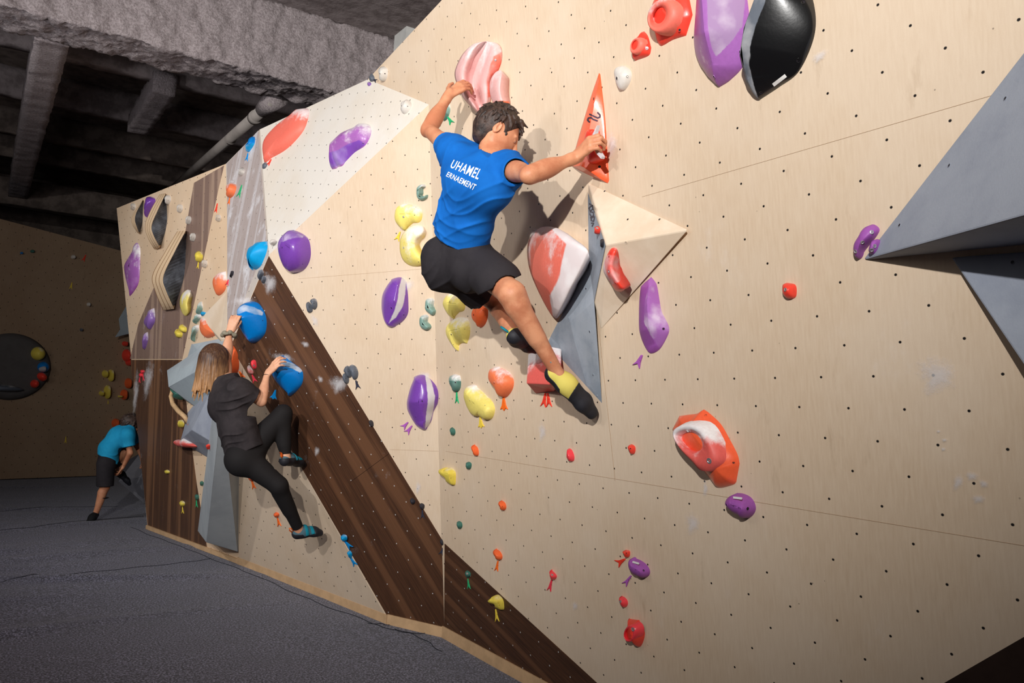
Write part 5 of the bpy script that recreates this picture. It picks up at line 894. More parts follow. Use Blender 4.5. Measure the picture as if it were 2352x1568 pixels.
def hand(f, wr, d, back, side, sc=1., curls=((25, 35, 25),)*4, spread=4, thumb=(.75, .55, -.35), thumb_curl=20, wr_r=.026):
    """palm, four jointed fingers of different length and a thumb leaving the side of the palm.
    d: wrist to knuckles, back: out of the back of the hand, side: towards the thumb"""
    d = nz(d); back = perp(back, d); side = nz(side-d*(side@d)-back*(side@back)); k0 = []
    for i, o in enumerate((.028, .010, -.008, -.025)):
        L = (.088, .092, .088, .080)[i]*sc; kb = wr+d*L+side*o*sc; k0.append(kb)
        f.cap(wr+side*o*.55*sc+d*.01, kb-back*.004, .0125*sc, .0112*sc, k=.010)
    f.cap(wr+d*.03*sc-back*.008+side*.008, wr+d*.06*sc-back*.008-side*.008, .017*sc, .016*sc, k=.012)
    for i, kb in enumerate(k0):
        L = ((.040, .024, .020), (.045, .028, .021), (.041, .026, .020), (.033, .020, .018))[i]; dd = rot(d, back, (1.5-i)*spread*(1 if np.cross(back, d)@side > 0 else -1)*1.)
        bend = nz(np.cross(back, dd)); sg = -1 if (rot(dd, bend, 10)@back) > (dd@back) else 1
        p = kb; r = (.0092, .0084, .0076)[0]*sc; c = 0
        rr = (.0094, .0085, .0078, .0068) if i < 3 else (.0084, .0076, .0070, .0060)
        for j in range(3):
            c += curls[i % len(curls)][j]; q = p+rot(dd, bend, sg*c)*L[j]*sc; f.cap(p, q, rr[j]*sc, rr[j+1]*sc, k=.003 if j else .006); p = q
    t0 = wr+d*.018*sc+side*.020*sc-back*.006; td = nz(side*thumb[0]+d*thumb[1]+back*thumb[2]); t1 = t0+td*.042*sc
    f.cap(t0, t1, .0145*sc, .0115*sc, k=.012); t2 = t1+nz(td+d*.5)*.033*sc; f.cap(t1, t2, .0108*sc, .0096*sc, k=.004)
    t3 = t2+nz(td*.4+d*.9-back*math.sin(math.radians(thumb_curl)))*.026*sc; f.cap(t2, t3, .0096*sc, .0078*sc, k=.003)
def head(f, c, fw, up, sc=1.):
    """skull, jaw, nose, brow, lips, ears"""
    fw = nz(fw); up = perp(up, fw); sd = np.cross(fw, up); A = (fw, sd, up)
    f.ell(c+up*.018*sc-fw*.012*sc, A, (.098*sc, .078*sc, .098*sc), k=.02); f.ell(c+fw*.03*sc-up*.03*sc, A, (.066*sc, .063*sc, .082*sc), k=.025)
    f.cap(c+fw*.055*sc-up*.088*sc, c+fw*.05*sc-up*.088*sc, .024*sc, k=.02)
    for s_ in (-1, 1):
        f.cap(c+fw*.055*sc-up*.088*sc, c-fw*.005*sc+sd*s_*.052*sc-up*.05*sc, .021*sc, .02*sc, k=.02)
        f.ell(c+fw*.083*sc+sd*s_*.031*sc+up*.0*sc, A, (.014*sc, .016*sc, .011*sc), k=.0, sub=True)
        f.ell(c+fw*.078*sc+sd*s_*.031*sc+up*.0*sc, A, (.011*sc, .012*sc, .0105*sc), k=.004)
        f.cap(c+fw*.086*sc+sd*s_*.012*sc+up*.018*sc, c+fw*.076*sc+sd*s_*.045*sc+up*.016*sc, .008*sc, .007*sc, k=.01)
        e = c-fw*.008*sc+sd*s_*.078*sc-up*.005*sc; ea = (nz(fw*.9+sd*s_*.3), nz(sd*s_-fw*.35), up)
        f.ell(e-fw*.006*sc, ea, (.018*sc, .008*sc, .031*sc), k=.006); f.ell(e+sd*s_*.008*sc+fw*.001, ea, (.010*sc, .006*sc, .02*sc), sub=True)
    f.cap(c+fw*.088*sc+up*.012*sc, c+fw*.108*sc-up*.026*sc, .008*sc, .0125*sc, k=.008)
    f.cap(c+fw*.09*sc-up*.052*sc-sd*.016*sc, c+fw*.09*sc-up*.052*sc+sd*.016*sc, .007*sc, k=.006); f.cap(c+fw*.088*sc-up*.062*sc-sd*.013*sc, c+fw*.088*sc-up*.062*sc+sd*.013*sc, .0075*sc, k=.005)
    return A
def eyes(parent, c, A, sc=1.):
    fw, sd, up = A; W_ = plain('eye_white', (.75, .72, .7), .2, .5); I_ = plain('iris_brown', (.05, .03, .02), .2, .5)
    for s_ in (-1, 1):
        f = Field([c+fw*.08+sd*s_*.031], .0025, .02); f.ell(c+fw*.0785*sc+sd*s_*.031*sc, A, (.0105*sc,)*3, k=0); f.mesh('eye', W_, parent)
def skinmat(name, c, c2):
    mt = plain(name, c, .5, .35, col2=c2, scale=7, bump=.0008, bs=120); b = mt.node_tree.nodes['Principled BSDF']; b.inputs['Subsurface Weight'].default_value = .06; b.inputs['Subsurface Radius'].default_value = (.012, .005, .003); return mt
SKIN = skinmat('skin_tanned', lin(208, 146, 110), lin(184, 116, 84)); SKIN2 = skinmat('skin_fair', lin(220, 166, 134), lin(204, 146, 114))
BLUET = plain('blue_cotton', lin(16, 98, 180), .85, .15, col2=lin(12, 88, 166), scale=5, bump=.0006, bs=260)
BLACKT = plain('black_cotton', lin(58, 53, 55), .9, .1, col2=lin(46, 42, 44), scale=8, bump=.0008, bs=240); SHORT = plain('black_jersey', lin(48, 45, 48), .85, .12, col2=lin(40, 37, 40), scale=5, bump=.0006, bs=240); LEG = plain('black_leggings', lin(32, 30, 31), .75, .15)
CYANT = plain('cyan_cotton', lin(40, 160, 205), .85, .12, col2=lin(32, 148, 195), scale=6)
HAIRD = plain('dark_brown_hair', lin(70, 52, 44), .5, .4, col2=lin(36, 26, 22), scale=40, bump=.004, bs=90)
RUB = plain('shoe_rubber', lin(38, 38, 44), .6, .3, var=.3, scale=20); RUBD = plain('shoe_sole', lin(26, 26, 30), .55, .3); YELS = plain('shoe_yellow', lin(216, 200, 100), .7, .2); TEAL = plain('shoe_teal', lin(20, 130, 150), .7, .2); SLATES = plain('shoe_slate', lin(74, 104, 116), .8, .2); BLKS = plain('shoe_black', lin(24, 24, 26), .8, .2)
def shoe(parent, heel, toe, up, upper, band, sc=1., name='climbing_shoe', toecap=.74, ankle=None, straps=None, loop=None, strapmat=None, dark=RUB):
    """curved climbing shoe: upper, rubber rand and sole, heel loop, straps"""
    heel, toe = np.array(heel, float), np.array(toe, float); d = nz(toe-heel); up = perp(up, d)
    if ankle is not None: heel = ankle-up*.052*sc-d*.036*sc; d = nz(toe-heel); up = perp(up, d)
    sd = np.cross(d, up); L = np.linalg.norm(toe-heel)
    root = empty(name, heel); root.parent = parent; root.location = V(heel)-world_loc(parent)
    def form(f, g=0.):
        f.cap(heel+up*.033*sc+d*.024, heel+d*L*.35+up*.042*sc, .037*sc+g, .039*sc+g, k=.02); f.cap(heel+d*L*.3+up*.036*sc, heel+d*L*.72+up*.018*sc, .036*sc+g, .028*sc+g, k=.02, w=sd, sq=1.25)
        f.cap(heel+d*L*.7+up*.016*sc, toe-d*.02*sc-up*.002, .028*sc+g, .019*sc+g, k=.02, w=sd, sq=1.35)
    pts = [heel, toe]; f = Field(pts, .003, .1); form(f, .002); f.cut(heel+up*.082*sc, nz(up-d*.2)); o = f.mesh('shoe_upper', upper, root)
    f = Field(pts, .003, .1); form(f, .003); f.cut(heel+up*.026*sc+d*0, nz(up-d*.02)); f.mesh('rubber_sole', dark, root)
    f = Field(pts, .003, .1); form(f, .0035); f.cut(heel+d*L*.34+up*.02, nz(d*.9+up*.55)); f.cut(heel+up*.048*sc, up); f.mesh('heel_rand', dark, root)
    f = Field(pts, .003, .1); form(f, .004); f.cut(heel+d*L*toecap, nz(-d-up*.25)); f.mesh('toe_cap', dark, root)
    if band: f = Field(pts, .003, .1); form(f, .0028); f.cut(heel+up*.024*sc, -up); f.cut(heel+up*.05*sc+d*L*.3, nz(up+d*.35)); f.cut(heel+d*L*.05, -d); f.cut(heel+d*L*.66, d); f.mesh('side_panel', band, root)
    for i, t in enumerate(straps or ()):
        f = Field(pts, .003, .1); form(f, .006); f.cut(heel+up*.03*sc, -up); f.cut(heel+d*L*(t-.055), -d); f.cut(heel+d*L*(t+.055), d); f.mesh('strap', strapmat, root)
    if loop is not None:
        a = heel+up*.06*sc; tube('heel_loop', [a, a-d*.012+up*.022, a-d*.028+up*.03, a-d*.026+up*.012, a-d*.006-up*.01], .0045, loop, 8, root)
    return root
def dist(a, b): return float(np.linalg.norm(np.array(a)-np.array(b)))
# ------------------------------------------------------------------ climber in blue
def man():
    J = {k: P(*v[:2], M, v[2]) for k, v in dict(pel=(1056, 585, .40), wst=(1066, 510, .42), chs=(1098, 420, .42), nk=(1130, 352, .36), ls=(1044, 350, .43), rs=(1165, 388, .33), lh=(1032, 600, .42), rh=(1092, 600, .36),
        le=(984, 298, .385), lw=(1030, 219, .235), lk=(1052, 197, .22), re=(1216, 402, .40), rw=(1322, 362, .17), rk=(1358, 330, .155), rkn=(1176, 676, .40), ran=(1284, 864, .20), rto=(1369, 955, .035), lkn=(1150, 700, .14), lan=(1182, 770, .26), lto=(1236, 800, .10), head=(1144, 303, .29)).items()}
    root = empty('person', J['pel']); tag(root, 'man in a blue T-shirt and black shorts climbing with both arms spread', 'person')
    up = nz(J['nk']-J['pel']); wall = -M[1]; across = nz(J['rs']-J['ls']); bk = nz(np.cross(across, up)); bk = bk if bk@M[1] > 0 else -bk
    allp = list(J.values())
    f = Field(allp, .004, .12)
    def torso(f, g=0., kk=.03):
        f.cap(J['pel'], J['wst'], .096+g, .084+g, k=kk, w=across, sq=1.25); f.cap(J['wst'], J['chs'], .084+g, .104+g, k=kk, w=across, sq=1.3); f.cap(J['chs'], J['nk']-up*.06, .104+g, .062+g, k=kk, w=across, sq=1.55)
        for s_ in ('ls', 'rs'):
            f.cap(J['nk']-up*.06, J[s_], .05+g, .052+g, k=.04); f.cap(J[s_], J['chs']-up*.02, .052+g, .06+g, k=.05)
            sd_ = nz(J[s_]-J['chs']); f.ell((J[s_]+J['chs'])/2+bk*.035, (up, across, bk), (.085+g, .07+g, .035+g), k=.035)
    torso(f)
    def legp(f, h, kn, an, g=0., lo=False):
        f.cap(J[h], J[kn], .074+g, .056+g, k=.03)
        if not lo:
            sh = nz(J[an]-J[kn]); cb = perp(J[kn]-J[h], sh)*-1; cb = perp(bk, sh)
            f.cap(J[kn], J[kn]+sh*.05, .054, .050, k=.03); f.cap(J[kn], J[an], .050, .027, k=.02); f.cap(J[kn]+sh*.06+cb*.016, J[kn]+sh*.22+cb*.008, .044, .032, k=.03)
            f.cap(J[kn]-sh*.0-cb*.016, J[kn]+sh*.01-cb*.016, .038, k=.02); f.cap(J[kn]+sh*.05-cb*.022, J[an]-cb*.006, .022, .018, k=.02)
    legp(f, 'rh', 'rkn', 'ran'); legp(f, 'lh', 'lkn', 'lan')
    def arm(s_, e, w_):
        up_ = nz(J[e]-J[s_]); fo = nz(J[w_]-J[e]); bi = perp(fo, up_); b2 = perp(up_, fo)
        f.cap(J[s_], J[e], .047, .034, k=.03); f.ell(J[s_]+up_*.1, (up_, bi, np.cross(up_, bi)), (.10, .043, .040), k=.025); f.ell(J[s_]+up_*.15+bi*.014, (up_, bi, np.cross(up_, bi)), (.075, .032, .032), k=.02)
        f.cap(J[e], J[w_], .036, .024, k=.02); f.ell(J[e]+fo*.075, (fo, b2, np.cross(fo, b2)), (.095, .036, .042), k=.02); f.cap(J[e]-bi*.018, J[e]-bi*.016+fo*.01, .020, k=.016)
        f.cap(J[w_]-fo*.03, J[w_]+fo*.02, .024, .024, k=.012, w=perp(up, fo), sq=1.12)
    arm('ls', 'le', 'lw'); arm('rs', 're', 'rw')
    for an, to in (('ran', 'rto'), ('lan', 'lto')): f.cap(J[an], J[an]+nz(J[to]-J[an])*.04, .026, .022, k=.02)
    hf = nz((.82, -.30, -.5)); hu = nz(np.array((-.05, -.05, 1.))+hf*.55)
    f.cap(J['nk']-up*.05, J['head']-hu*.03, .062, .056, k=.03); A = head(f, J['head'], hf, hu, 1.03)
    # left hand pinches the rim of the kidney hold; right hand wraps the white blade
    d1 = nz(P(1062, 196, M, .155)-J['lw']); b1 = nz(-np.array(ray(1050, 200))*.8+np.array((-.2, .3, .4))); s1 = P(1046, 170, M, .2)-P(1050, 215, M, .2)
    hand(f, J['lw'], d1, b1, s1, 1.06, ((18, 30, 20), (22, 35, 20), (26, 35, 20), (30, 35, 20)), 5, (.8, .6, -.2))
    d2 = nz(P(1362, 322, M, .15)-J['rw']); b2 = nz(-np.array(ray(1350, 330))+np.array((0, 0, .8))); s2 = P(1345, 300, M, .2)-P(1360, 350, M, .18)
    hand(f, J['rw'], d2, b2, s2, 1.06, ((40, 55, 40), (42, 58, 40), (44, 58, 40), (46, 58, 40)), 3, (.5, .8, -.5), 35)
    body = f.mesh('body', SKIN, root)
    eyes(root, J['head'], A, 1.03)
    # shirt
    f = Field([J[k] for k in ('pel', 'nk', 'ls', 'rs', 'le', 're', 'chs', 'wst')], .004, .17); torso(f, .02, .04)
    f.cap(J['pel'], J['wst'], .112, .104, k=.04, w=across, sq=1.26)
    for s_, e, L in (('ls', 'le', .155), ('rs', 're', .165)):
        a = J[s_]; d = nz(J[e]-a); f.cap(a-d*.02, a+d*L, .064, .064, k=.045, flat=False); 
    f.folds(.011, [(across*.6+up, 46, .3, across, 9), (across-up*.5, 38, 1.7, up, 8), (up*1.2-across*.3+bk*.4, 60, 2.2, across*1.3, 12), (across*.9+up*.9, 30, 4., up*.7+across*.4, 10)])
    hem = J['pel']+up*.07; f.cut(hem, nz(-up+across*.02)); f.cut(J['nk']+up*.022, nz(up+bk*.15), J['nk']-.085, J['nk']+.085)
    for s_, e, L in (('ls', 'le', .12), ('rs', 're', .125)):
        a = J[s_]; d = nz(J[e]-a); c_ = a+d*L; f.cut(c_, d, c_-.12-.0*d, c_+.14); f.cap(a+d*(L-.035), a+d*(L+.08), .053, .055, k=0, sub=True)
    f.cap(J['nk']-up*.01, J['head'], .066, .07, k=0, sub=True)
    shirt = f.mesh('shirt', BLUET, root)
    # shorts
    f = Field([J[k] for k in ('pel', 'lh', 'rh', 'rkn', 'lkn', 'wst')], .004, .14); f.cap(J['pel'], J['wst'], .104, .10, k=.04, w=across, sq=1.24)
    def leg_(h, kn, L): d = nz(J[kn]-J[h]); f.cap(J[h], J[h]+d*L, .102, .108, k=.04); f.ell(J[h]+bk*.035-up*.02, (up, across, bk), (.125, .105, .11), k=.05)
    def hem_(c_, n_, d, a_): n_ = nz(n_); f.cut(c_, n_, c_-.17, c_+.17); f.cap(a_, a_+d*.15, .074, .082, k=0, sub=True)
    leg_('lh', 'lkn', .30); hem_(J['lh']+nz(J['lkn']-J['lh'])*.25, J['lkn']-J['lh'], nz(J['lkn']-J['lh']), J['lh']+nz(J['lkn']-J['lh'])*.22); f.cut(J['pel']+up*.10, up); leg_('rh', 'rkn', .27)
    f.folds(.009, [(across, 30, .5, up, 8), (up+across*.6, 36, 2.5, across, 9), (across-up*.3, 52, 4., up+bk, 7)])
    h1, h2 = P(1082, 686, M, .45), P(1180, 640, M, .40); hn = nz(np.cross(h2-h1, nz((h1+h2)/2-C))); hn = hn if hn@(J['rkn']-J['rh']) > 0 else -hn; f.cut((h1+h2)/2, hn, (h1+h2)/2-.3, (h1+h2)/2+.3)
    f.cap(J['rh']+nz(J['rkn']-J['rh'])*.36, J['rkn'], .066, .07, k=0, sub=True)
    f.mesh('shorts', SHORT, root)
    # hair: short, combed by many small tapered locks
    fw, sd, hu2 = A; c = J['head']; f = Field([c], .003, .17); f.ell(c+hu2*.026-fw*.018, A, (.104, .087, .101), k=.01)
    f.cap(c-fw*.07-hu2*.02, c-fw*.055-hu2*.06, .045, .04, k=.03, w=sd, sq=1.3)
    f.cut(c+fw*.045+hu2*.02, nz(fw-hu2*.55)); 
    for s_ in (-1, 1): f.ell(c-fw*.002+sd*s_*.088-hu2*.012, A, (.024, .03, .038), sub=True)
    rg = random.Random(5)
    for i in range(230):
        u_ = rg.uniform(0, 2*math.pi); v_ = rg.uniform(-.45, 1.); cz = math.sqrt(max(0, 1-v_*v_)); n_ = fw*math.cos(u_)*cz+sd*math.sin(u_)*cz+hu2*v_
        if n_@fw > .55 and v_ < .55: continue
        if abs(n_@sd) > .8 and v_ < .1 and (n_@fw) > -.2: continue
        p0 = c+hu2*.026-fw*.018+(fw*(n_@fw)*.102+sd*(n_@sd)*.086+hu2*(n_@hu2)*.100); flow = perp(-hu2*1.1+fw*(.9 if v_ > .3 else -.1)+sd*rg.uniform(-.4, .4), n_)
        L = rg.uniform(.022, .042); f.cap(p0, p0+flow*L+n_*rg.uniform(.001, .008), .0075, .0022, k=.003)
    for i in range(30):
        t = rg.uniform(-1, 1); p0 = c+hu2*.085+fw*.06+sd*t*.06; f.cap(p0, p0+fw*rg.uniform(.02, .042)+hu2*rg.uniform(-.05, .0)+sd*rg.uniform(-.02, .02), .011, .003, k=.006)
    f.mesh('hair', HAIRD, root)
    shoe(root, J['ran']+nz(J['ran']-J['rkn'])*.035-nz(J['rto']-J['ran'])*.05, J['rto'], nz(J['rkn']-J['ran'])+M[1]*.3, YELS, None, 1.05, loop=TEAL, toecap=.5, ankle=J['ran'])
    shoe(root, J['lan']+nz(J['lan']-J['lkn'])*.03-nz(J['lto']-J['lan'])*.045, J['lto'], nz(J['lkn']-J['lan'])+M[1]*.2, YELS, None, 1.0, loop=TEAL, toecap=.5, ankle=J['lan'])
    # print on the back of the shirt
    bt = BVHTree.FromPolygons([v.co for v in shirt.data.vertices], [p.vertices[:] for p in shirt.data.polygons]); w0 = world_loc(root)
    for txt, p0, p1, hpx in (('UHAMEL', (1034, 384), (1098, 412), 25), ('ERNAEMENT', (1024, 404), (1090, 438), 15)):
        cu = bpy.data.curves.new('t', 'FONT'); cu.body = txt; cu.size = 1; cu.resolution_u = 3; cu.offset = .015; cu.space_character = 1.12; cu.shear = .25; to = bpy.data.objects.new('t', cu); COL.objects.link(to); dg = bpy.context.evaluated_depsgraph_get(); me = bpy.data.meshes.new_from_object(to.evaluated_get(dg)); bpy.data.objects.remove(to)
        bm = bmesh.new(); bm.from_mesh(me); bmesh.ops.triangulate(bm, faces=bm.faces)
        for _ in range(2): bmesh.ops.subdivide_edges(bm, edges=[e for e in bm.edges if e.calc_length() > .12], cuts=1, use_grid_fill=True)
        bmesh.ops.triangulate(bm, faces=bm.faces); xs = [v.co.x for v in bm.verts]; x0, x1 = min(xs), max(xs); ba = np.array(p0, float); bd = np.array(p1, float)-ba; up_px = np.array((.36, -1.)); vs = []
        for v in bm.verts:
            t = (v.co.x-x0)/(x1-x0); px = ba+bd*t+up_px*(v.co.y/.7)*hpx*(.9+.25*t)*.8; r0 = V(ray(px[0], px[1])); loc, no, ix, dd = bt.ray_cast(V(C)-w0, r0)
            vs.append(V(P(px[0], px[1], M, .5)) if loc is None else loc+w0-r0*.0025)
        fs = [[v.index for v in p.verts] for p in bm.faces]; bm.verts.index_update(); fs = [[v.index for v in p.verts] for p in bm.faces]; bm.free()
        o = mesh_obj('shirt_print', vs, fs, plain('white_print', (.8, .82, .86), .7, .1), parent=root); o['label'] = 'white lettering across the shoulder blades'
    return root
man()
# ------------------------------------------------------------------ woman
def woman():
    N2 = N
    J = {k: P(*v[:2], N2, v[2]) for k, v in dict(pel=(566, 1040, .42), wst=(548, 985, .46), chs=(522, 925, .46), nk=(510, 872, .42), ls=(520, 880, .40), rs=(552, 895, .46), lh=(578, 1030, .40), rh=(560, 1050, .48),
        le=(520, 822, .30), lw=(527, 762, .24), re=(600, 922, .34), rw=(613, 860, .24), lkn=(650, 950, .22), lan=(656, 1052, .24), lto=(697, 1065, .02), rkn=(640, 1115, .37), ran=(688, 1220, .20), rto=(741, 1221, .06), head=(497, 830, .40)).items()}
    root = empty('person', J['pel']); tag(root, 'woman in black T-shirt and leggings climbing on the blue holds', 'person')
    up = nz(J['nk']-J['pel']); across = nz(J['rs']-J['ls']); bk = nz(np.cross(across, up)); bk = bk if bk@N[1] > 0 else -bk; across = nz(np.cross(up, bk)); allp = list(J.values())
    f = Field(allp, .004, .12)
    def torso(f, g=0., kk=.03):
        f.cap(J['pel'], J['wst'], .088+g, .07+g, k=kk, w=across, sq=1.4); f.cap(J['wst'], J['chs'], .07+g, .085+g, k=kk, w=across, sq=1.38); f.cap(J['chs'], J['nk']-up*.05, .085+g, .05+g, k=kk, w=across, sq=1.5)
        for s_ in ('ls', 'rs'): f.cap(J['nk']-up*.05, J[s_], .042+g, .042+g, k=.04); f.cap(J[s_], J['chs'], .042+g, .05+g, k=.04)
    torso(f)
    def legs(f, g=0., end=1.):
        for h, kn, an in (('rh', 'rkn', 'ran'), ('lh', 'lkn', 'lan')):
            sh = nz(J[an]-J[kn]); th = nz(J[kn]-J[h]); cb = perp(th-sh*.0, sh)*-1; e = J[kn]+(J[an]-J[kn])*end
            f.ell(J[h]+bk*.03-up*.01, (up, across, bk), (.10+g, .088+g, .092+g), k=.04); f.cap(J[h], J[kn], .086+g, .052+g, k=.04); f.cap(J[kn], e, .047+g, .030+g, k=.03); f.cap(J[kn]+sh*.06+cb*.018, J[kn]+sh*.2+cb*.01, .040+g, .03+g, k=.03)
    legs(f)
    for s_, e, w_ in (('ls', 'le', 'lw'), ('rs', 're', 'rw')):
        u_ = nz(J[e]-J[s_]); fo = nz(J[w_]-J[e]); f.cap(J[s_], J[e], .040, .030, k=.03); f.cap(J[e], J[w_], .031, .020, k=.015); f.ell(J[e]+fo*.06, (fo, perp(u_, fo), np.cross(fo, perp(u_, fo))), (.08, .031, .035), k=.02)
    for an, to in (('ran', 'rto'), ('lan', 'lto')): f.cap(J[an], J[an]+nz(J[to]-J[an])*.05, .030, .028, k=.02)
    hf = nz(np.array((.86, .45, .22))); hu = nz(np.array((-.12, .0, 1.))); f.cap(J['nk']-up*.03, J['head']-hu*.04, .05, .046, k=.03); A = head(f, J['head'], hf, hu, .97)
    d1 = nz(P(545, 712, N, .19)-J['lw']); b1 = nz(-np.array(ray(530, 740))); s1 = P(560, 715, N, .2)-P(520, 725, N, .2)
    hand(f, J['lw'], d1, b1+np.array((-.3, 0, .2)), s1, .95, ((20, 45, 30),)*4, 3, (.3, .9, -.5))
    d2 = nz(P(641, 826, N, .2)-J['rw']); b2 = nz(-np.array(ray(630, 840))*.7+np.array((-.1, 0, .8))); s2 = P(628, 815, N, .2)-P(645, 850, N, .2)
    hand(f, J['rw'], d2, b2, s2, .95, ((12, 35, 25), (14, 35, 25), (16, 38, 25), (18, 40, 25)), 5, (.7, .5, -.6))
    f.mesh('body', SKIN2, root); eyes(root, J['head'], A, .97)
    f = Field([J[k] for k in ('pel', 'nk', 'ls', 'rs', 'chs', 'wst', 're', 'le')], .004, .16); torso(f, .026, .045); f.cap(J['pel']-up*.03, J['wst'], .115, .105, k=.04, w=across, sq=1.35)
    for s_, e, L in (('ls', 'le', .13), ('rs', 're', .15)): d = nz(J[e]-J[s_]); f.cap(J[s_]-d*.02, J[s_]+d*L, .06, .072, k=.045)
    f.folds(.012, [(up+across*.4, 34, .3, across, 9), (across-up*.5, 40, 1.7, up, 8), (up*1.1+bk*.5, 52, 2.2, across*1.3, 12)]); f.cut(J['pel']+up*.0, nz(-up+bk*-.1)); f.cut(J['nk']+up*.015, up, J['nk']-.12, J['nk']+.12)
    for s_, e, L in (('ls', 'le', .10), ('rs', 're', .10)): d = nz(J[e]-J[s_]); c_ = J[s_]+d*L; f.cut(c_, d, c_-.12, c_+.13); f.cap(J[s_]+d*(L-.04), J[s_]+d*(L+.08), .056, .06, k=0, sub=True)
    f.cap(J['nk']-up*.01, J['head'], .055, .06, k=0, sub=True); f.mesh('shirt', BLACKT, root)
    f = Field([J[k] for k in ('pel', 'lh', 'rh', 'rkn', 'lkn', 'wst', 'ran', 'lan')], .004, .13); legs(f, .006, .93); f.cap(J['pel'], J['wst'], .095, .08, k=.04, w=across, sq=1.4)
    for kn, an in (('rkn', 'ran'), ('lkn', 'lan')): d = nz(J[an]-J[kn]); c_ = J[kn]+(J[an]-J[kn])*.9; f.cut(c_, d, c_-.09, c_+.09)
    f.cut(J['wst']+up*.04, up, J['wst']-.16, J['wst']+.16); f.mesh('leggings', LEG, root)
    # shoulder-length hair hanging straight down, lighter towards the tips
    fw, sd, hu2 = A; c = J['head']; dn = np.array((0, 0, -1.)); mt, nt, b = newmat('brown_blond_hair', .5, .35); tc = nd(nt, 'ShaderNodeTexCoord'); sp = nd(nt, 'ShaderNodeSeparateXYZ'); nt.links.new(tc.outputs['Generated'], sp.inputs[0])
    mp = nd(nt, 'ShaderNodeMapping'); mp.inputs['Scale'].default_value = (160, 160, 5); nt.links.new(tc.outputs['Object'], mp.inputs[0]); x = nd(nt, 'ShaderNodeTexNoise', i_Scale=1., i_Detail=3.); nt.links.new(mp.outputs[0], x.inputs[0])
    t = mth(nt, 'ADD', ramp(nt, sp.outputs[2], .75, .1), mth(nt, 'MULTIPLY', mth(nt, 'SUBTRACT', x.outputs[0], .5), 1.1)); nt.links.new(mixc(nt, ramp(nt, t, 0, 1), lin(70, 46, 34), lin(186, 138, 92)), b.inputs['Base Color'])
    f = Field([c, c+dn*.22], .0035, .16); f.ell(c+hu2*.022-fw*.012, A, (.104, .086, .104), k=.01); f.cut(c+fw*.05+hu2*.02, nz(fw-hu2*.5)); f.cap(c-fw*.04, c-fw*.06+dn*.13, .075, .062, k=.03, w=sd, sq=1.15); rg = random.Random(9)
    for s_ in (-1, 1): pass
    for i in range(120):
        u_ = rg.uniform(math.pi*.36, math.pi*1.64); n_ = fw*math.cos(u_)+sd*math.sin(u_); p0 = c+hu2*.02-fw*.012+n_*.08*1.; hz = rg.uniform(-.02, .05); sq_ = math.sqrt(max(0, 1-(hz/.104)**2)); p0 = c-fw*.012+hu2*(.022+hz)+(fw*(n_@fw)*.094+sd*(n_@sd)*.077)*sq_
        L = rg.uniform(.17, .235)+.02*(-(n_@fw)); m_ = p0+dn*L*.5+n_*.014; e = p0+dn*L+n_*rg.uniform(.0, .03)+np.array((rg.uniform(-.012, .012), rg.uniform(-.012, .012), 0)); f.cap(p0, m_, .012, .0105, k=.004); f.cap(m_, e, .0105, .003, k=.004)
    f.mesh('hair', mt, root)
    fo = nz(J['lw']-J['le']); a1 = perp((0, 0, 1), fo); a2 = np.cross(fo, a1); ce = J['lw']-fo*.02
    scr = tube('hair_tie', [ce+(a1*math.cos(t)+a2*math.sin(t))*.042+fo*.006*math.sin(5*t) for t in np.linspace(0, 2*math.pi, 36)], [.013+.004*math.sin(7*t) for t in np.linspace(0, 2*math.pi, 36)], plain('sage_fabric', lin(146, 140, 122), .9, .1, var=.2, scale=60), 8, root); scr['label'] = 'sage green scrunchie on the left wrist'
    fo = nz(J['rw']-J['re']); a1 = perp((0, 0, 1), fo); a2 = np.cross(fo, a1); ce = J['rw']-fo*.01; tube('bracelet', [ce+(a1*math.cos(t)+a2*math.sin(t))*.0245 for t in np.linspace(0, 2*math.pi, 24)], .0016, BLKS, 6, root)
    for an, kn, to in (('ran', 'rkn', 'rto'), ('lan', 'lkn', 'lto')):
        q = nz(J[to]-J[an]); shoe(root, J[an]+nz(J[an]-J[kn])*.03-q*.04, J[to], nz(J[kn]-J[an])+N[1]*.1, SLATES, None, .92, straps=(.42, .62), loop=HM['tago'], strapmat=TEAL, ankle=J[an])
woman()
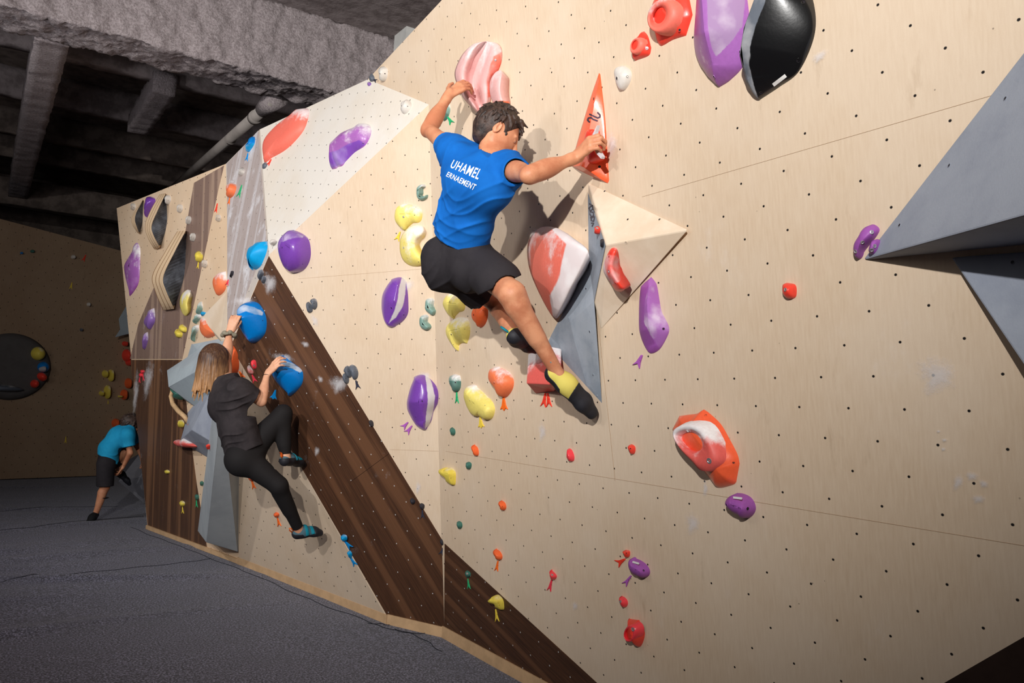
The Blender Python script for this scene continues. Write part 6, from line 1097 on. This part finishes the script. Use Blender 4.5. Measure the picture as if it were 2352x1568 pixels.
# ------------------------------------------------------------------ boy in cyan
def boy():
    g = flo(214, 1192); 
    def B(px, py, dy=0.): return at_y(px, py, g[1]+dy)
    J = dict(pel=B(246, 1062), wst=B(250, 1030), chs=B(274, 1002, .02), nk=B(294, 990), ls=B(297, 997, .10), rs=B(292, 1000, -.12), lh=B(250, 1064, .07), rh=B(243, 1066, -.07), rkn=B(241, 1118, -.07), ran=B(219, 1182, -.07), rto=B(209, 1192, -.12),
             lkn=B(288, 1036, .10), lan=B(270, 1085, .14), lto=B(294, 1098, .16), re=B(299, 1040, -.14), rw=B(284, 1070, -.05), le=B(314, 1022, .12), lw=B(324, 1046, .12), head=B(299, 978, .02))
    root = empty('person', g); tag(root, 'boy in a cyan T-shirt bending forward on the mat, one foot raised', 'person')
    up = nz(J['nk']-J['pel']); ac = nz(np.array((0, -1., 0))); f = Field(list(J.values()), .006, .12); sc = .92
    def torso(f, g_=0.):
        f.cap(J['pel'], J['wst'], .085+g_, .08+g_, k=.03, w=ac, sq=1.3); f.cap(J['wst'], J['chs'], .08+g_, .088+g_, k=.03, w=ac, sq=1.3); f.cap(J['chs'], J['nk'], .088+g_, .05+g_, k=.04, w=ac, sq=1.4)
        for s_ in ('ls', 'rs'): f.cap(J['nk'], J[s_], .045+g_, .045+g_, k=.04); f.cap(J[s_], J['chs'], .045+g_, .05+g_, k=.04)
    torso(f)
    for h, kn, an in (('rh', 'rkn', 'ran'), ('lh', 'lkn', 'lan')): f.cap(J[h], J[kn], .075, .048, k=.03); f.cap(J[kn], J[an], .045, .028, k=.02); s_ = nz(J[an]-J[kn]); f.cap(J[kn]+s_*.06+np.array((-.012, 0, 0)), J[kn]+s_*.17, .042, .03, k=.02)
    for s_, e, w_ in (('ls', 'le', 'lw'), ('rs', 're', 'rw')): f.cap(J[s_], J[e], .038, .03, k=.02); f.cap(J[e], J[w_], .03, .02, k=.015); d = nz(J[w_]-J[e]); hand(f, J[w_], d, nz(np.cross(d, (0, 1., 0))), np.array((0, -1., 0)), .9, ((30, 40, 30),)*4, 3)
    hf = nz(np.array((.75, .1, -.65))); f.cap(J['nk'], J['head'], .048, .045, k=.03); A = head(f, J['head'], hf, nz(np.array((.5, 0, 1.))), .95); f.mesh('body', SKIN, root); eyes(root, J['head'], A, .95)
    f = Field([J[k] for k in ('pel', 'nk', 'ls', 'rs', 'chs', 'le', 're')], .006, .15); torso(f, .022)
    for s_, e in (('ls', 'le'), ('rs', 're')): d = nz(J[e]-J[s_]); f.cap(J[s_], J[s_]+d*.14, .058, .066, k=.04)
    f.folds(.008, [(up+ac*.4, 34, .3, ac, 9), (ac-up*.5, 40, 1.7, up, 8)]); f.cut(J['pel']+up*.03, -up)
    for s_, e in (('ls', 'le'), ('rs', 're')): d = nz(J[e]-J[s_]); c_ = J[s_]+d*.12; f.cut(c_, d, c_-.09, c_+.12)
    f.cap(J['nk']+up*.01, J['head'], .052, .06, k=0, sub=True); f.mesh('shirt', CYANT, root)
    f = Field([J[k] for k in ('pel', 'lh', 'rh', 'rkn', 'lkn')], .006, .14); f.cap(J['pel'], J['wst'], .098, .09, k=.04, w=ac, sq=1.3)
    for h, kn, L in (('lh', 'lkn', .27), ('rh', 'rkn', .23)): d = nz(J[kn]-J[h]); f.cap(J[h], J[h]+d*(L+.05), .09, .085, k=.04); f.cut(J[h]+d*L, d, J[h]+d*L-.11, J[h]+d*L+.13)
    f.cut(J['pel']+up*.06, up); f.mesh('shorts', SHORT, root)
    fw, sd, hu2 = A; c = J['head']; f = Field([c], .005, .15); f.ell(c+hu2*.024-fw*.018, A, (.108, .088, .105), k=.01); f.cut(c+fw*.045+hu2*.02, nz(fw-hu2*.5)); rg = random.Random(2)
    for i in range(90):
        u_ = rg.uniform(0, 6.28); v_ = rg.uniform(-.4, 1); cz = math.sqrt(max(0, 1-v_*v_)); n_ = fw*math.cos(u_)*cz+sd*math.sin(u_)*cz+hu2*v_
        if n_@fw > .5 and v_ < .5: continue
        p0 = c+hu2*.024-fw*.018+(fw*(n_@fw)*.104+sd*(n_@sd)*.086+hu2*(n_@hu2)*.102); f.cap(p0, p0+perp(-hu2, n_)*.035+n_*.006, .010, .004, k=.004)
    f.mesh('hair', HAIRD, root)
    for an, kn, to in (('ran', 'rkn', 'rto'), ('lan', 'lkn', 'lto')): q = nz(J[to]-J[an]); shoe(root, J[an]+np.array((0, 0, -.03))-q*.04, J[an]+q*.17+np.array((0, 0, -.05)), (0, 0, 1.), BLKS, None, .9)
boy()
bpy.context.view_layer.update()
